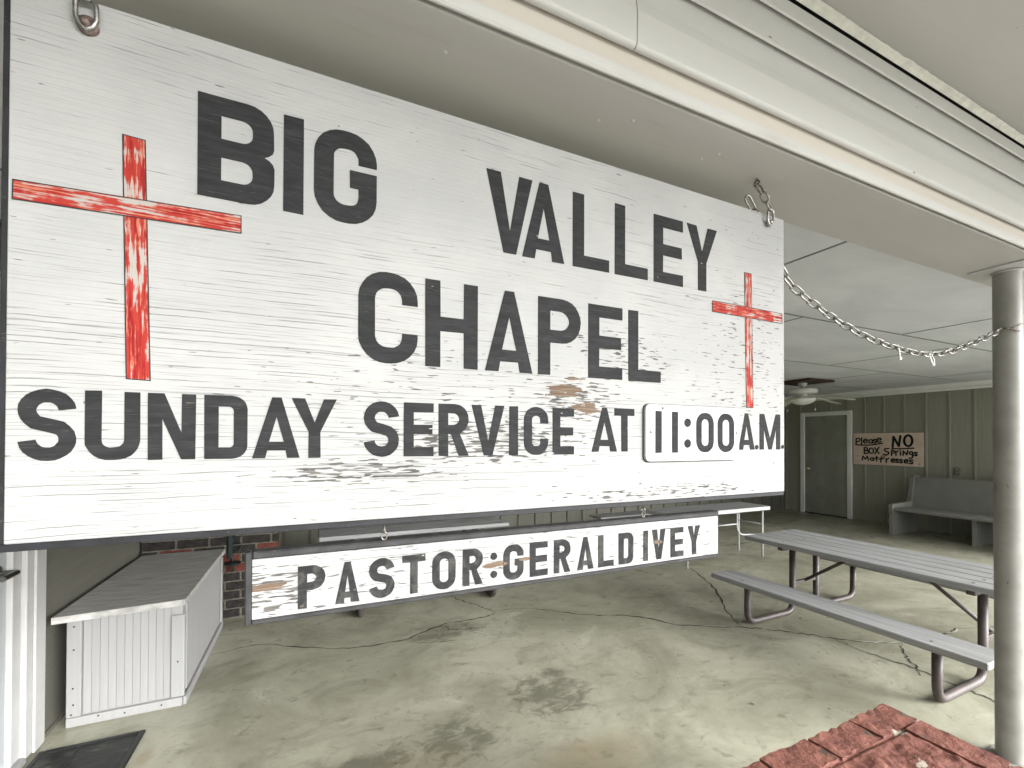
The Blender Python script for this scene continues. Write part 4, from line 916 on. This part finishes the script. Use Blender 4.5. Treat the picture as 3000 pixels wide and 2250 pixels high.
# ------------------------------------------------------------------ red brick pier in front
pb = thing('brick_pier', (1.4, .5, 0), 'low red painted brick pier with a flaking mortar top', 'pier')
PX0, PX1, PY0, PY1, PZ = .78, 1.786, .12, .858, .600
MB().box(PX0+.012, PY0+.012, -.155, PX1-.012, PY1-.012, PZ-.062).build('core', 'redcap', pb)
def rough_brick(lx, ly, lz, seed):
    """brick with worn, uneven arrises"""
    rnd = random.Random(seed); nx, ny, nz = max(2, int(lx/.022)), max(2, int(ly/.022)), 3
    idx = {}; v = []; f = []
    def vid(i, j, k):
        key = (i, j, k)
        if key not in idx:
            x, y, z = lx*i/nx, ly*j/ny, lz*k/nz; e = sum((i in (0, nx), j in (0, ny), k in (0, nz)))
            s_ = .0010 if e < 2 else .0020
            cx, cy, cz = lx/2, ly/2, lz/2; inn = 0 if e < 2 else rnd.choice((0., .0005, .001, .004))
            p = Vector((x, y, z)); p += (Vector((cx, cy, cz))-p).normalized()*inn+Vector((rnd.uniform(-s_, s_), rnd.uniform(-s_, s_), rnd.uniform(-s_, s_)))
            idx[key] = len(v); v.append(tuple(p))
        return idx[key]
    for i in range(nx):
        for j in range(ny):
            for k in (0, nz):
                q = [vid(i, j, k), vid(i+1, j, k), vid(i+1, j+1, k), vid(i, j+1, k)]; f.append(q if k else q[::-1])
    for i in range(nx):
        for k in range(nz):
            for j in (0, ny):
                q = [vid(i, j, k), vid(i+1, j, k), vid(i+1, j, k+1), vid(i, j, k+1)]; f.append(q[::-1] if j else q)
    for j in range(ny):
        for k in range(nz):
            for i in (0, nx):
                q = [vid(i, j, k), vid(i, j+1, k), vid(i, j+1, k+1), vid(i, j, k+1)]; f.append(q if i else q[::-1])
    return MB().raw(v, f, False)
rb = [shared(rough_brick(.203, .095, .062, i), 'brick', 'redbrick') for i in range(5)]; rh = [shared(rough_brick(.095, .203, .062, 20+i), 'brick', 'redbrick') for i in range(5)]
zc = PZ; course = 0
while zc > -.16:                                           # courses of facing bricks, top course first
    z0 = zc-.062+(.003 if course == 0 else 0)
    off = 0 if course % 2 == 0 else .105
    x = PX1-.203-off*.0
    xs = []
    q = PX1-(.0 if course % 2 == 0 else .100)
    while q-.203 > PX0-.02: xs.append(q-.203); q -= .2125
    for x in xs:
        for y in (PY1-.095, PY0): put(random.choice(rb), 'brick', (x+random.uniform(-.003, .003), y+random.uniform(-.003, .003), z0+random.uniform(-.002, .002)), pb, rot=(random.uniform(-.012, .012), random.uniform(-.012, .012), random.uniform(-.02, .02)))
    q = PY1-(.1 if course % 2 == 0 else .0)
    while q-.203 > PY0+(.09 if course % 2 == 0 else -.02):
        for x in (PX1-.095, PX0): put(random.choice(rh), 'brick', (x+random.uniform(-.003, .003), q-.203+random.uniform(-.003, .003), z0+random.uniform(-.002, .002)), pb, rot=(random.uniform(-.012, .012), random.uniform(-.012, .012), random.uniform(-.02, .02)))
        q -= .2125
    zc -= .073; course += 1
# lumpy mortar fill between the top bricks
nx, ny = 190, 140; v = []; rnd = random.Random(3)
for j in range(ny+1):
    for i in range(nx+1):
        x = PX0+.02+(PX1-PX0-.04)*i/nx; y = PY0+.02+(PY1-PY0-.04)*j/ny
        z = PZ+.0015+.007*mn.noise((x*9, y*9, 0))+.006*mn.noise((x*28, y*28, 3))+.0025*mn.noise((x*80, y*80, 1))
        de = min(PX1-x, PY1-y)
        j1 = PY1-y < .10 and ((PX1-x) % .2125) > .200; j2 = PX1-x < .098 and ((PY1-.1-y) % .2125) > .200
        if de < .105: z = z*.35+(PZ-.0035)*.65
        if j1 or j2 or .092 < de < .104: z -= .004+.007*max(0, mn.noise((x*40, y*40, 7)))
        if de < .026: z -= .02
        v.append((x, y, z))
MB().raw(v, [(j*(nx+1)+i, j*(nx+1)+i+1, (j+1)*(nx+1)+i+1, (j+1)*(nx+1)+i) for j in range(ny) for i in range(nx)], True).build('mortar_top', 'redcap', pb, recalc=False)

# ------------------------------------------------------------------ leaf scraps and grit blown over the slab
mb = MB(); rnd = random.Random(11)
for i in range(20):
    x, y = rnd.uniform(-.9, 4.6), rnd.uniform(1.15, 4.4)
    if i % 3 == 0: x, y = rnd.uniform(.3, 3.4), rnd.uniform(1.6, 3.0)
    L = rnd.uniform(.005, .015); w_ = L*rnd.uniform(.25, .5); a = rnd.uniform(0, 2*PI); ca, sa = math.cos(a), math.sin(a)
    P = [(-L, 0, .002), (-.3*L, w_, .006), (.4*L, w_*.8, .004), (L, 0, .007), (.3*L, -w_, .003), (-.4*L, -w_*.8, .005)]
    mb.raw([(x+ca*u-sa*v_, y+sa*u+ca*v_, .001+z) for u, v_, z in P], [(0, 1, 2, 3), (0, 3, 4, 5)])
db = mb.build('leaf_litter', NT('dry_brown_leaf', .8).color((.075, .058, .038)).m, None, recalc=False)
db['kind'] = 'stuff'; db['label'] = 'scattered dry leaf scraps and grit on the concrete floor'; db['category'] = 'debris'
